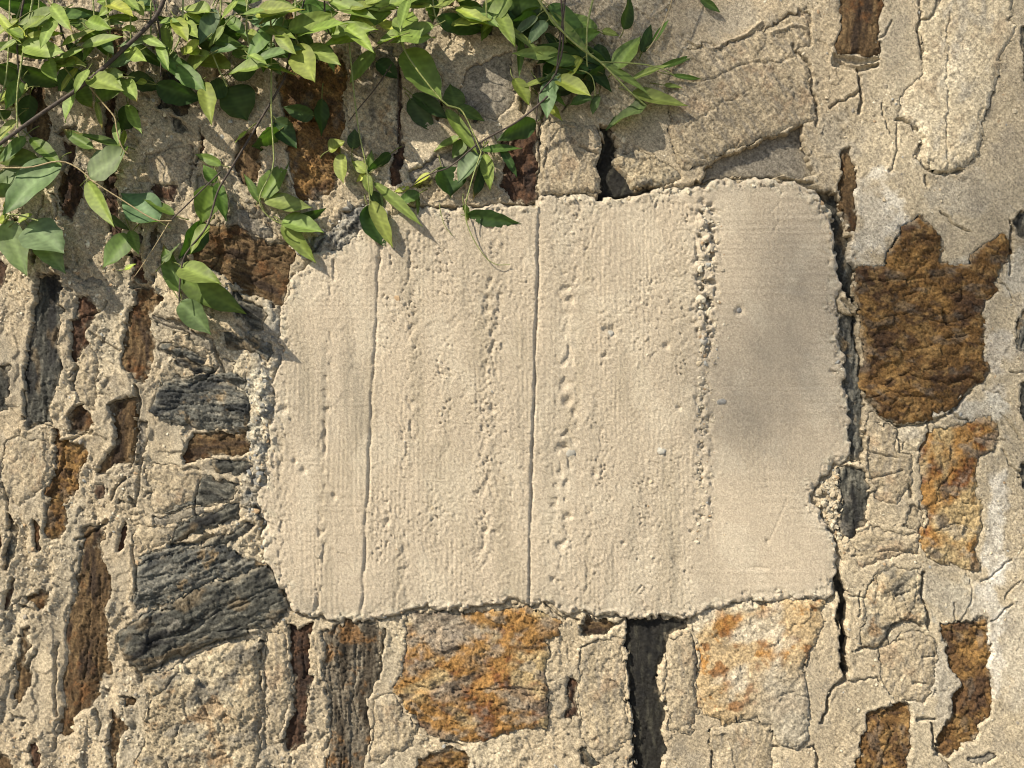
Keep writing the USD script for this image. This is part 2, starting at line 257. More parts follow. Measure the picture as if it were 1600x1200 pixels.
# dark joints and cracks: half width px, depth mm, line
CR = [
 (3.5,9,'1348 622 1370 646 1390 661 1405 671'),(2.8,8,'1405 671 1455 659 1490 641 1520 613'),(2,6,'1490 641 1497 653 1515 655'),
 (2,6,'1448 655 1449 690 1440 702'),(1.6,5,'1404 672 1406 705'),(2.2,7,'1240 72 1256 92 1270 115 1272 150 1276 196'),
 (2,6,'1342 147 1305 166 1298 172'),(2.4,8,'1345 105 1346 130 1344 175'),(6.5,9,'1308 90 1335 93 1345 96 1375 92'),(6.5,10,'1308 101 1335 104 1345 108 1375 101'),(2.5,-4,'1077 63 1087 71 1115 75 1160 56 1190 32'),(2,-3,'1022 26 1036 14 1052 -2'),(2,-4,'1205 50 1235 40 1262 44'),(1.8,-3,'400 985 350 996 290 1012'),(2,5,'1440 -20 1432 50 1441 92'),
 (2.6,7,'1400 186 1421 193 1440 216 1437 246 1450 266 1475 273 1502 265'),(1.5,4,'1445 275 1447 292'),(2.6,8,'1440 895 1442 930 1451 955 1453 981'),
 (1.8,6,'1333 1017 1370 1011 1386 991 1401 973 1420 967 1440 980'),(1.5,4,'1322 932 1355 931'),(1.6,4,'1400 931 1421 927'),(3,9,'1322 1058 1310 1067 1298 1080 1293 1105 1282 1128'),
 (1.5,4,'1322 1063 1370 1060 1373 1067'),(1.8,5,'1400 1003 1411 1003'),(2,5,'1440 1027 1458 1027 1457 1020'),(1.8,5,'1425 1068 1446 1069'),(2.4,6,'1437 1122 1462 1122'),
 (2,6,'1456 1128 1460 1150 1458 1168 1480 1195 1490 1230'),(2,6,'1262 1168 1273 1166 1277 1230'),(3.4,12,'214 600 215 640 209 690 203 727'),(2.2,6,'222 1052 250 1037 282 1026 350 1001'),
 (1.8,5,'282 1026 280 1045 262 1070 240 1086'),(3,8,'205 1042 216 1054 222 1067'),(3,9,'262 854 300 850 334 838'),(2.5,7,'208 855 212 900 216 930'),(4,10,'199 446 226 450 240 442 238 430'),
 (5,12,'400 795 408 815 412 838 420 862'),(2.4,8,'424 888 440 915 452 944'),(4.5,12,'334 545 342 560 347 582'),(2.8,9,'630 327 700 324 780 322 842 317'),(4,10,'934 314 985 304 1034 294'),
 (2.6,8,'1080 291 1140 280 1200 279 1268 288'),(2.6,9,'1318 470 1336 495 1344 560 1345 590'),(2,7,'848 946 866 960 882 970'),(1.8,5,'46 670 62 664 82 668 90 690'),(2.8,8,'110 590 118 575 116 610'),
 (2.2,6,'148 1108 154 1128 152 1152'),(1.6,4,'215 257 250 235 280 220'),(1.8,5,'298 228 297 290'),(1.6,5,'234 500 270 512 300 526'),(1.6,4,'0 982 12 955 35 935'),(1.6,5,'1083 1005 1090 1050'),
 (2.2,7,'600 985 598 1040 590 1066'),(1.5,4,'955 1060 975 1080 984 1110'),(1.8,5,'1112 1180 1114 1205'),(2.5,8,'690 1157 722 1168'),(2,6,'905 972 898 968 880 966'),(2,6,'960 978 980 968'),
 (1.6,5,'843 195 842 318'),(1.4,4,'540 175 536 90 545 55'),(2.4,7,'1578 345 1580 372 1576 430'),(1.5,4,'1468 330 1490 350 1515 358'),(1.4,4,'1352 705 1400 714'),(1.4,4,'1356 747 1410 737'),
 (2.4,6,'1420 755 1424 775'),(1.3,3,'1336 868 1350 866'),(1.4,4,'1380 861 1436 862'),(2,6,'1208 1168 1214 1172'),(1.8,5,'88 1005 84 1030 86 1060 82 1090 86 1120'),(1.6,5,'412 990 405 1050 411 1110 405 1160'),
 (1.3,3.5,'1345 440 1400 436 1450 434 1475 428'),(1.6,4,'1408 461 1432 458'),(1.3,3,'1448 478 1478 487'),(1.5,4,'1478 528 1512 522'),(1.2,3,'1440 580 1470 572'),(1.3,3.5,'1375 600 1420 585 1480 600 1510 590'),(1.2,3.5,'1352 625 1390 610 1440 622'),(1.0,3,'1370 500 1420 490 1470 505 1520 495'),(1.0,3,'1360 540 1410 548 1460 540'),(2.5,5,'1485 455 1500 448 1505 462 1495 470'),
 (1.6,4,'625 1062 670 1072 720 1080 800 1072 855 1078'),(1.2,3,'800 1075 830 1085 850 1082'),(1.0,2.5,'690 985 730 1000 760 995'),(1.0,2.5,'740 1100 780 1095 820 1110'),
 (1.5,4,'230 1003 300 985 345 952 400 925 440 918'),(1.4,4,'345 952 375 945 400 930'),(1.2,3,'260 1020 330 990 420 965'),(1.0,-1,'278 954 330 970 395 990'),(1.2,3,'215 905 290 890 350 862'),(1.2,3,'230 940 300 915 380 885'),(1.0,3,'250 640 310 632 380 645'),(1.0,3,'260 615 320 612 375 622'),
 (1.6,3,'1482 20 1480 150 1478 268'),(1.2,3,'1080 130 1150 105 1245 90'),(1.0,2.5,'1070 200 1130 160 1180 140'),(1.2,3,'310 410 350 395 400 410 440 400'),(1.0,2.5,'340 430 390 440 430 425'),(1.2,3,'530 990 528 1060 533 1130 530 1200'),(1.0,3,'555 1010 552 1090 558 1150'),(1.2,3,'140 880 138 960 132 1040 120 1110'),(1.0,3,'155 900 150 1000 145 1060'),(1.2,3,'1215 1090 1240 1080 1258 1085'),(1.2,3,'1450 790 1490 775 1525 790'),(1.2,3,'1460 830 1500 820 1525 835'),
]
# lime smears on the mortar: centre, radii, colour, strength
PATCH = [(1500,305,80,34,(0.40,0.37,0.31),.6),(1395,60,30,80,(0.38,0.345,0.275),.6),(1300,225,60,50,(0.38,0.34,0.27),.6),(1150,30,70,26,(0.37,0.335,0.27),.6),(1590,1010,36,130,(0.50,0.455,0.37),.6),(1590,430,26,70,(0.52,0.49,0.42),.7),(1410,140,40,50,(0.50,0.44,0.33),.5),(1480,640,60,16,(0.58,0.55,0.48),.8),(1480,930,50,40,(0.44,0.42,0.36),.6),(1420,1060,60,60,(0.43,0.385,0.30),.5),(700,90,50,60,(0.50,0.43,0.31),.5),(890,170,50,40,(0.45,0.39,0.29),.4),(1370,345,45,75,(0.66,0.625,0.55),.8),(1555,830,22,110,(0.64,0.61,0.545),.75),(1548,940,26,50,(0.64,0.61,0.545),.7),(1548,1020,16,90,(0.64,0.60,0.53),.7),(1480,1080,22,90,(0.36,0.33,0.275),.7),
 (1560,560,26,60,(0.5,0.47,0.42),.6),(1540,640,40,18,(0.5,0.48,0.42),.8),(405,600,24,120,(0.50,0.47,0.38),.8),(420,500,26,60,(0.42,0.42,0.38),.6),(400,760,20,60,(0.42,0.41,0.37),.6),(575,190,40,110,(0.48,0.43,0.32),.5),
 (360,560,40,40,(0.5,0.45,0.34),.5),(170,470,40,50,(0.47,0.41,0.3),.4),(1500,415,40,18,(0.5,0.48,0.42),.7),(1470,250,40,20,(0.46,0.44,0.38),.5),(330,860,40,60,(0.42,0.36,0.26),.4),(260,600,30,30,(0.48,0.42,0.31),.5)]

PANEL = pts('585 350 640 328 720 325 800 322 842 318 846 306 900 306 935 316 960 312 1030 298 1085 291 1140 284 1200 283 1260 293 1285 312 1298 345 1303 390 1316 440 1308 480 1310 520 1315 560 1320 600 1327 650 1332 690 1328 712 1300 728 1274 760 1270 790 1290 815 1306 860 1310 890 1300 920 1290 939 1220 937 1150 940 1110 950 1080 966 1020 967 985 961 930 962 880 956 850 941 790 939 720 952 640 948 620 960 570 968 510 968 480 960 455 955 445 925 425 890 412 860 416 820 406 770 416 720 425 650 430 600 440 540 436 490 455 440 470 420 495 398 530 388 560 368')

# ---------------------------------------------------------------- the grid of the wall face
STEP = 1.5625                                     # photo pixels per cell = 1.25 mm
X0, X1, Y0, Y1 = -75, 1675, -60, 1260
gx = np.arange(X0, X1, STEP, dtype=np.float32); gy = np.arange(Y0, Y1, STEP, dtype=np.float32)
GX, GY = np.meshgrid(gx, gy)
WX = GX + 3.2 * vn(GX / 26, GY / 26, 1) + 1.7 * vn(GX / 8, GY / 8, 2) + 0.8 * vn(GX / 3.5, GY / 3.5, 3)
WY = GY + 3.2 * vn(GX / 26, GY / 26, 4) + 1.7 * vn(GX / 8, GY / 8, 5) + 0.8 * vn(GX / 3.5, GY / 3.5, 6)

def grid_mesh(sl, H, mask):
    """triangles over the cells whose four corners are in mask; H in mm"""
    gxw, gyw = GX[sl], GY[sl]
    keep = mask[:-1, :-1] & mask[1:, :-1] & mask[:-1, 1:] & mask[1:, 1:]
    n, m = mask.shape
    idx = np.arange(n * m).reshape(n, m)
    a, b, c, d = idx[:-1, :-1][keep], idx[:-1, 1:][keep], idx[1:, 1:][keep], idx[1:, :-1][keep]
    f = np.concatenate([np.stack([a, d, c], 1), np.stack([a, c, b], 1)])
    usedv = np.zeros(n * m, bool); usedv[f.ravel()] = True
    new = np.cumsum(usedv) - 1
    v = np.stack([(gxw - CX) * S_, -H / 1000.0, CZ - (gyw - 600) * S_], -1).reshape(-1, 3)
    return v[usedv], new[f], usedv

def side(px):                                      # rough left, trowelled right
    return 1 - 0.6 * sst(420, 520, px) * sst(600, 1300, px)
rg = side(GX)
SMO = sst(0.05, 0.55, fb(GX / 75, GY / 110, 730, 3)); rg = rg * (1 - 0.72 * SMO)
H = (4.0 * vn(GX / 95, GY / 120, 10) + rg * (2.4 * vn(GX / 24, GY / 40, 11) + 1.0 * vn(GX / 10, GY / 13, 12) + 0.95 * facets(GX, GY, 15, 20, 750) + 0.55 * facets(GX, GY, 7, 8, 752) + 0.45 * vn(GX / 4.6, GY / 5.2, 13) + 0.7 * vn(GX / 2.4, GY / 2.4, 14))).astype(np.float32)
GR = np.random.default_rng(3).normal(0, 1, GX.shape).astype(np.float32)
H += 2.2 * (1 - sst(380, 520, GX)) * vn(GX / 19, GY / 70, 17) + 0.28 * rg * GR
H += (1 - sst(380, 520, GX)) * 1.5 * facets(GX, GY, 34, 75, 700) + (0.2 + 0.65 * (1 - sst(380, 520, GX))) * facets(GX, GY, 60, 60, 710)
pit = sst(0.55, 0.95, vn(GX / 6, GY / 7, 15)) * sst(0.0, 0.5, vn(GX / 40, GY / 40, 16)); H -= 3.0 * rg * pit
TONE = np.empty(GX.shape + (3,), np.float32); TONE[:] = (0.468, 0.390, 0.274)
TONE = mixc(TONE, (0.51, 0.44, 0.32), 0.8 * sst(-0.1, 0.9, vn(GX / 60, GY / 80, 20)))
TONE = mixc(TONE, (0.35, 0.30, 0.22), 0.55 * sst(0.1, 0.9, fb(GX / 70, GY / 90, 21, 3)))
TONE = mixc(TONE, (0.45, 0.39, 0.285), 0.6 * sst(1250, 1450, GX))
for (px, py, rx, ry, col, k) in PATCH:
    r = np.sqrt(((GX - px) / rx)**2 + ((GY - py) / ry)**2) + 0.55 * fb(GX / 22, GY / 22, 24, 3)
    TONE = mixc(TONE, col, k * sst(1.15, 0.5, r))
TONE = mixc(TONE, (0.365, 0.318, 0.240), 0.55 * SMO * sst(-0.5, 0.5, vn(GX / 40, GY / 60, 740)))
TONE = mixc(TONE, (0.30, 0.265, 0.21), 0.5 * sst(0.25, 0.8, fb(GX / 18, GY / 26, 742, 4)))
sp = vn(GX / 2.6, GY / 2.6, 27); TONE *= ((1 + 0.26 * sp) * np.where(GR < -1.6, 0.66, np.where(GR > 1.5, 1.22, 1.0)))[..., None]
TONE *= np.where((GR < -2.3) & (GX > 1250), 0.45, 1.0)[..., None]  # dark specks on the right: shading of tiny pits put into the colour
TONE = mixc(TONE, (0.33, 0.295, 0.23), 0.5 * (1 - sst(400, 520, GX)) * sst(0.1, 0.7, fb(GX / 30, GY / 75, 25, 2)))
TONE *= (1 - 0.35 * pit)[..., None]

# panel
PD = sdf(WX + 3.5 * vn(GX / 14, GY / 14, 30) + 2.5 * vn(GX / 6, GY / 6, 29), WY + 3.5 * vn(GX / 14, GY / 14, 31) + 2.5 * vn(GX / 6, GY / 6, 28), PANEL).astype(np.float32)

# stones
def tone_of(kind, u, v, X, Y, sd):
    """colour of a stone's own mineral; u along the grain, v across (photo px)"""
    s = 300 + sd * 13
    f1 = fb(u / 60, v / (14 if kind not in 'OCLWQ' else 36), s, 4); f2 = fb(X / 34, Y / 34, s + 4, 5, 0.7); f3 = fb(u / 22, v / 4.5, s + 8, 3) if kind not in 'OCLWQ' else fb(u / 26, v / 15, s + 8, 4); f4 = vn(X / 4, Y / 4, s + 12)
    C = np.empty(X.shape + (3,), np.float32)
    def fill(base, *lay):
        C[:] = base; c = C
        for col, t in lay: c = mixc(c, col, np.clip(t, 0, 1))
        return c * (1 + 0.26 * f4 + 0.16 * vn(X / 2.2, Y / 2.2, s + 13))[..., None]
    if kind == 'S': return fill((0.050, 0.050, 0.043), ((0.140, 0.134, 0.110), sst(-0.1, 0.8, f3)), ((0.018, 0.018, 0.018), sst(0.15, 0.8, f1)), ((0.18, 0.165, 0.14), 0.6 * sst(0.45, 0.9, f2)), ((0.135, 0.098, 0.055), 0.6 * sst(0.2, 0.7, fb(u / 40, v / 20, s + 21, 3))))
    if kind == 'X': return fill((0.017, 0.016, 0.014), ((0.042, 0.040, 0.031), sst(0.0, 0.8, f3)), ((0.010, 0.010, 0.010), sst(0.1, 0.7, f2)))
    if kind == 'D': return fill((0.090, 0.090, 0.079), ((0.19, 0.18, 0.15), sst(-0.1, 0.7, f3)), ((0.035, 0.037, 0.037), sst(0.1, 0.7, f1)), ((0.24, 0.17, 0.09), 0.7 * sst(0.35, 0.8, f2)))
    if kind == 'R': return fill((0.060, 0.034, 0.022), ((0.105, 0.056, 0.032), sst(-0.1, 0.8, f3)), ((0.028, 0.018, 0.014), sst(0.1, 0.7, f2)))
    if kind == 'B': return fill((0.088, 0.056, 0.028), ((0.150, 0.100, 0.050), sst(-0.1, 0.7, f3)), ((0.040, 0.026, 0.017), sst(0.1, 0.75, f1)), ((0.13, 0.060, 0.022), 0.7 * sst(0.2, 0.8, f2)))
    if kind == 'Q': return fill((0.140, 0.078, 0.029), ((0.235, 0.137, 0.048), sst(0.0, 0.8, f2)), ((0.075, 0.042, 0.022), sst(0.0, 0.9, f1)), ((0.33, 0.215, 0.088), 0.4 * sst(0.1, 0.6, fb(X / 17, Y / 13, s + 20, 4))), ((0.05, 0.03, 0.02), 0.7 * sst(0.3, 0.8, fb(X / 14, Y / 9, s + 25, 3))), ((0.13, 0.115, 0.095), 0.4 * sst(0.3, 0.8, f3)))
    if kind == 'K': return fill((0.130, 0.110, 0.082), ((0.190, 0.165, 0.125), sst(-0.1, 0.7, f3)), ((0.055, 0.045, 0.033), sst(0.0, 0.7, f1)), ((0.185, 0.100, 0.040), 0.85 * sst(0.15, 0.7, f2)))
    if kind == 'O': return fill((0.270, 0.150, 0.050), ((0.150, 0.060, 0.020), sst(0.0, 0.6, f2)), ((0.215, 0.190, 0.155), 0.55 * sst(-0.05, 0.7, fb(X / 50, Y / 40, s + 20, 4))), ((0.42, 0.33, 0.18), 0.8 * sst(0.05, 0.6, f1)), ((0.33, 0.295, 0.24), 0.7 * sst(0.2, 0.7, np.exp(-((X - 685) / 75)**2 - ((Y - 980) / 42)**2) + 0.45 * f2)), ((0.29, 0.255, 0.20), 0.55 * sst(0.2, 0.7, fb(X / 26, Y / 17, s + 30, 4))), ((0.085, 0.065, 0.050), 0.7 * sst(0.35, 0.8, f3)))
    if kind == 'C': return fill((0.410, 0.310, 0.180), ((0.330, 0.175, 0.055), sst(0.0, 0.5, f2)), ((0.20, 0.085, 0.025), 0.8 * sst(0.35, 0.8, fb(X / 16, Y / 16, s + 20, 3))), ((0.47, 0.41, 0.31), sst(0.0, 0.7, f1)), ((0.33, 0.295, 0.23), 0.9 * sst(1010, 1080, Y) * sst(1150, 1230, X + 0.3 * (Y - 1050))))
    if kind == 'L': return fill((0.350, 0.292, 0.200), ((0.440, 0.380, 0.270), sst(-0.1, 0.8, f1)), ((0.165, 0.150, 0.122), 0.85 * sst(0.0, 0.6, f3)), ((0.270, 0.170, 0.085), 0.6 * sst(0.25, 0.7, f2)))
    if kind == 'P': return fill((0.345, 0.288, 0.200), ((0.420, 0.352, 0.248), sst(-0.2, 0.7, f1)), ((0.240, 0.210, 0.165), 0.75 * sst(0.1, 0.7, f3)), ((0.31, 0.225, 0.145), 0.6 * sst(0.2, 0.8, f2)))
    if kind == 'G': return fill((0.215, 0.192, 0.155), ((0.270, 0.242, 0.195), sst(-0.1, 0.8, f3)), ((0.125, 0.115, 0.10), sst(0.1, 0.8, f2)))
    if kind == 'W': return fill((0.480, 0.415, 0.300), ((0.55, 0.485, 0.365), sst(-0.2, 0.6, f1)), ((0.36, 0.29, 0.20), 0.7 * sst(0.25, 0.8, f2)), ((0.33, 0.31, 0.27), 0.5 * sst(0.2, 0.8, f3)))
    return fill((0.175, 0.170, 0.155), ((0.36, 0.33, 0.27), sst(0.0, 0.6, f2)), ((0.045, 0.045, 0.043), sst(0.0, 0.6, f3)))   # E
xr = np.random.default_rng(64); _boxes = [(pts(q[3]).min(0), pts(q[3]).max(0)) for q in ST]
def _free(x0, y0, x1, y1): return all(x1 < a[0] - 5 or x0 > b[0] + 5 or y1 < a[1] - 5 or y0 > b[1] + 5 for a, b in _boxes)
_n = 0
for _ in range(4000):
    if _n >= 46: break
    x, y = (xr.uniform(-30, 395), xr.uniform(90, 1190)) if xr.random() < 0.82 else (xr.uniform(600, 900), xr.uniform(0, 270))
    w, h = xr.uniform(4, 11), xr.uniform(13, 36)
    if xr.random() < 0.25: w, h = h * 0.8, w
    if not _free(x - w, y - h, x + w, y + h): continue
    th = np.linspace(0, 2 * np.pi, 9, endpoint=False) + xr.uniform(-.25, .25, 9); r = xr.uniform(0.6, 1.1, 9); sh = xr.uniform(-.25, .25)
    q = np.stack([x + w * r * np.cos(th) + sh * h * r * np.sin(th), y + h * r * np.sin(th)], 1)
    ST.append((str(xr.choice(list('RBSGKBRP'))), int(xr.integers(-9, 1)), 88 if h > w else 5, ' '.join(f'{v_:.1f}' for v_ in q.ravel())))
    _boxes.append((q.min(0), q.max(0))); _n += 1
for _ in range(58):
    left = xr.random() < 0.7
    x, y = (xr.uniform(-20, 400), xr.uniform(80, 1190)) if left else (xr.uniform(1340, 1600), xr.uniform(0, 1190))
    if left and xr.random() < .2: x, y = xr.uniform(600, 920), xr.uniform(0, 280)
    a = math.pi / 2 + xr.normal(0, 0.35) if xr.random() < 0.75 else xr.normal(0, 0.3); q = [(x, y)]
    for _k in range(int(xr.integers(2, 5))):
        a += xr.normal(0, 0.35); L_ = xr.uniform(8, 24); q.append((q[-1][0] + L_ * math.cos(a), q[-1][1] + L_ * math.sin(a)))
    CR.append((xr.uniform(0.9, 2.4) if left else xr.uniform(0.7, 1.3), xr.uniform(4, 9) if left else xr.uniform(2, 4), ' '.join(f'{v_:.1f}' for p_ in q for v_ in p_)))
RELIEF = dict(S=1.3, X=0.9, D=2.0, R=1.2, B=1.1, Q=2.4, K=2.0, O=1.9, C=1.4, L=2.2, P=1.5, G=0.6, W=0.9, E=3.2)

wall = thing('rubble_wall', (0, 0, 0), label='old rubble stone wall with sandy mortar around a board-marked concrete panel', category='wall')
stone_meshes = []
inner = np.full(GX.shape, 1e9, np.float32)
CH = 2.2 * facets(GX, GY, 15, 17, 760, 1.0) + 1.0 * facets(GX, GY, 6, 6, 762, 1.0)
for i, (kind, lev, ang, s) in enumerate(ST):
    P = pts(s); lev = lev * (0.5 if kind in 'BRQSK' else 0.75) if -12 <= lev < 0 else lev
    x0, y0 = P.min(0) - 26; x1, y1 = P.max(0) + 26
    sl = (slice(max(0, int((y0 - Y0) / STEP)), max(0, int((y1 - Y0) / STEP) + 1)), slice(max(0, int((x0 - X0) / STEP)), max(0, int((x1 - X0) / STEP) + 1)))
    X, Y = GX[sl], GY[sl]
    d = sdf(WX[sl], WY[sl], P) + CH[sl]
    a = math.radians(ang); u = X * math.cos(a) - Y * math.sin(a); v = X * math.sin(a) + Y * math.cos(a)
    # (image y runs down: ang is measured the usual way, anticlockwise from the right)
    u = X * math.cos(a) + Y * -math.sin(a); v = X * math.sin(a) + Y * math.cos(a)
    k = RELIEF[kind]; sd = 40 + 7 * i
    tilt = (RNG.random(2) - 0.5) * 0.05
    cxm, cym = P.mean(0)
    big, sml = ((46, 34), (15, 11)) if kind in 'OCLWQPE' else ((95, 15), (30, 5.5))
    amp = dict(P=0.6, G=0.35, W=0.6, X=0.6).get(kind, 1.0)
    hs = lev + k * (amp * 0.75 * facets(u, v, *big, sd) + amp * 0.40 * facets(u, v, *sml, sd + 2) + 0.5 * fb(X / 30, Y / 30, sd + 3, 3) + 0.34 * vn(u / 11, v / 3.6, sd + 6) * (kind not in 'OCLWQPE') + 0.34 * vn(X / 2.8, Y / 2.8, sd + 7) + 0.14 * GR[sl]) + tilt[0] * (X - cxm) + tilt[1] * (Y - cym) + 0.6 * H[sl] * (1 if lev > -6 else 0.5)
    proud = lev > 0
    hs = hs - (3.0 if proud else 1.2) * sst(-9, 1, d) - np.maximum(d, 0) * 1.6
    tone = tone_of(kind, u, v, X, Y, i)
    edge = sst(-16 if kind in 'PG' else -5, 0, d + 2.0 * vn(X / 7, Y / 7, sd + 9))
    tone = mixc(tone, (0.36, 0.31, 0.225), (0.0 if lev == 1 and kind == 'B' else 0.55 if lev < 2 else 0.35) * edge * sst(-0.3, 0.4, vn(X / 18, Y / 18, sd + 10)))
    mask = d < 3.2
    stone_meshes.append((kind, sl, hs, mask, tone))
    # the mortar around it: a lip, then down behind the stone
    lip = 1.1 * np.exp(-((d - 5.5) / 4.0)**2) * (1 if lev < 0 else 0.3) - 1.6 * np.exp(-(np.maximum(d, 0) / 2.0)**2)
    hm = H[sl] + lip
    if lev < 0:
        low = lev - 7
        hm = hm + (low - hm) * sst(1.0, -1.2, d)
    else:
        hm = np.where(d > 0, hm - (1.5 + 0.35 * lev) * np.exp(-np.maximum(d, 0) / 3.0) * (0.15 + 0.9 * vn(X / 30, Y / 30, sd + 11) if kind in 'PLW' else 0.6 + 0.7 * vn(X / 30, Y / 30, sd + 11)), hm - 14 * sst(0, -3, d))
    H[sl] = hm
    np.minimum(inner[sl], d, out=inner[sl])
# the joint round the panel
gap = 0.35 + 0.75 * sst(1240, 1300, GX) + 0.35 * sst(340, 300, GY) + 0.25 * sst(930, 955, GY)
H -= 9 * gap * np.exp(-(np.maximum(PD, 0) / (4.5 + 3 * sst(1240, 1300, GX)))**2)
H -= 7 * sst(2, -10, PD)
crust = sst(60, 8, PD) * sst(480, 425, GX) * sst(480, 540, GY) * sst(880, 830, GY)
H += crust * (2.0 * fb(GX / 12, GY / 12, 33, 3) + 2.4 * facets(GX, GY, 16, 13, 764) + 1.2 * facets(GX, GY, 7, 6, 766) + 1.5)
TONE = mixc(TONE, (0.16, 0.165, 0.165), 0.8 * crust * sst(0.1, 0.6, fb(GX / 15, GY / 15, 36, 3)))
cr = sst(1.1, 0.5, np.sqrt(((GX - 1296) / 26)**2 + ((GY - 800) / 75)**2)); H += cr * (4.0 * fb(GX / 9, GY / 9, 39, 3) - 3.0)
TONE = mixc(TONE, (0.20, 0.185, 0.155), 0.7 * cr * sst(-0.2, 0.4, fb(GX / 12, GY / 12, 42, 3)))
for (w, dep, s) in CR:
    P = pts(s); x0, y0 = P.min(0) - 14; x1, y1 = P.max(0) + 14
    sl = (slice(max(0, int((y0 - Y0) / STEP)), max(0, int((y1 - Y0) / STEP) + 1)), slice(max(0, int((x0 - X0) / STEP)), max(0, int((x1 - X0) / STEP) + 1)))
    d = seg_dist(WX[sl], WY[sl], P); ww = w * (0.8 + 0.5 * vn(GX[sl] / 20, GY[sl] / 20, 37)) + 0.25
    H[sl] -= dep * np.clip(sst(ww + 0.9, ww * 0.35, d), 0, 1) - 0.5 * np.exp(-((d - w - 3) / 2.5)**2)
    for kk in range(len(stone_meshes)):
        kd, s2, hs, mk, tn = stone_meshes[kk]
        if s2[0].start <= sl[0].stop and sl[0].start <= s2[0].stop and s2[1].start <= sl[1].stop and sl[1].start <= s2[1].stop:
            d2 = seg_dist(WX[s2], WY[s2], P); hs -= 0.7 * dep * sst(w + 0.9, w * 0.35, d2)
v, f, uv = grid_mesh((slice(None), slice(None)), H, (inner > -6) & (PD > -14))
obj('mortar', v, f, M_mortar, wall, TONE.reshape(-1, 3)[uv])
NAMES = dict(S='slate_stone', X='slate_stone', D='slate_stone', R='stone', B='stone', Q='stone', K='stone', O='stone', C='stone', L='stone', P='stone', G='stone', W='stone', E='stone')
STLAB = {32: 'dark grey slate slab slanting up beside the lower left corner of the concrete', 36: 'large rust orange stone under the concrete panel', 42: 'ochre yellow stone under the right half of the panel',
         49: 'large dark rust stone with pointed corners right of the panel', 48: 'tall ochre stone with a hooked top at the right', 39: 'black T-shaped slate under the panel', 55: 'pale cream flat stone at the upper right', 18: 'dark brown block by the upper left corner of the panel', 2: 'brown bottle-shaped stone', 10: 'tall brown stone at the lower left'}
for i, (kind, sl, hs, mask, tone) in enumerate(stone_meshes):
    v, f, uv = grid_mesh(sl, hs, mask)
    if len(f) == 0: continue
    o = obj(NAMES[kind], v, f, M_slate if kind in 'SXD' else M_rough, wall, tone.reshape(-1, 3)[uv])
    if i in STLAB: o.SetCustomDataByKey('label', STLAB[i])

# ---------------------------------------------------------------- concrete panel
sl = (slice(int((270 - Y0) / STEP), int((985 - Y0) / STEP)), slice(int((385 - X0) / STEP), int((1350 - X0) / STEP)))
X, Y, d = GX[sl], GY[sl], PD[sl]
lean = (600 - Y)                                    # the board joints lean a little
j1, j2, j3 = X - (583 + lean * 0.048), X - (835 + lean * 0.028), X - (1087 + lean * 0.012)
hp = 4.0 + 1.6 * vn(X / 210, Y / 260, 50) + 0.5 * vn(X / 50, Y / 90, 51)
b1, b2, b3, b4 = j1 < 0, (j1 >= 0) & (j2 < 0), (j2 >= 0) & (j3 < 0), j3 >= 0
hp = hp + np.where(b1, 0.6, np.where(b2, 0.0, -0.7 - 1.5 * sst(-2, 36, j3)))
hp = hp + np.where(b3, -1.0 * np.exp(-np.maximum(j2, 0) / 25), 0)
roughm = np.where(b1, 0.8 + 0.3 * sst(-40, -110, j1), np.where(b2, 1.15, np.where(b3, 1.1, 0.42)))
streak = sum(np.exp(-((X - (q + lean * 0.04) - 5 * vn(X / 300, Y / 40, 540 + q)) / w)**2) * sst(-0.35, 0.45, vn(X / 300, Y / 55, 560 + q)) for q, w in ((447, 14), (512, 8), (606, 16), (640, 14), (690, 20), (765, 16), (885, 26), (945, 18), (1010, 20), (1062, 12))) * (~b4)
streak = np.clip(streak, 0, 1); patch = sst(-0.1, 0.7, vn(X / 70, Y / 90, 56))
hp = hp + roughm * (0.06 * vn(X / 8, Y / 10, 52) + (0.16 + 0.30 * streak + 0.16 * patch) * facets(X, Y, 5.0, 6.5, 770) + 0.10 * vn(X / 3.4, Y / 4.0, 53) + 0.26 * vn(X / 2.0, Y / 2.2, 54) + 0.22 * GR[sl])
hp = hp - roughm * 2.4 * sst(0.5, 0.9, vn(X / 2.9, Y / 3.6, 55)) * sst(-0.3, 0.5, vn(X / 14, Y / 20, 38)) * streak - roughm * 1.0 * sst(0.65, 0.95, vn(X / 3.0, Y / 3.4, 44)) * patch + 0.25 * facets(X, Y, 26, 60, 720) * roughm
vert = (0.7 * np.sin(X * 0.86 + 3.2 * vn(X / 24, Y / 220, 57)) + 0.9 * vn(X / 2.6, Y / 90, 49)) * (0.3 + 0.9 * sst(-0.3, 0.6, vn(X / 60, Y / 120, 58)))
hori = vn(X / 160, Y / 3.4, 59) + 0.6 * vn(X / 90, Y / 8, 60)
hp = hp + (0.15 + 0.12 * sst(-0.2, 0.7, vn(X / 35, Y / 300, 42))) * vert * np.where(b4, 0.5, 1) + 0.22 * hori * np.where(b4 | (b1 & (j1 > -95)), 1.0, 0.15) * (0.25 + 0.9 * sst(-0.4, 0.5, vn(X / 60, Y / 45, 43)))
hp = hp - 3.2 * np.exp(-((j1 - 1.5 * vn(X / 300, Y / 18, 61)) / 2.3)**2) * (0.55 + 0.45 * sst(-0.7, 0.2, vn(X / 400, Y / 14, 62))) 
hp = hp - 4.5 * np.exp(-((j2 - 1.6 * vn(X / 300, Y / 60, 63) - 0.8 * vn(X / 300, Y / 9, 68)) / (2.2 + 0.9 * vn(X / 300, Y / 24, 69)))**2) * (0.75 + 0.35 * vn(X / 300, Y / 16, 41))
hc = np.exp(-((j3 - 13) / 15.0)**2) * sst(300, 335, Y) * (sst(580, 520, Y) + 0.42 * sst(560, 620, Y) * sst(860, 800, Y))   # honeycombed joint
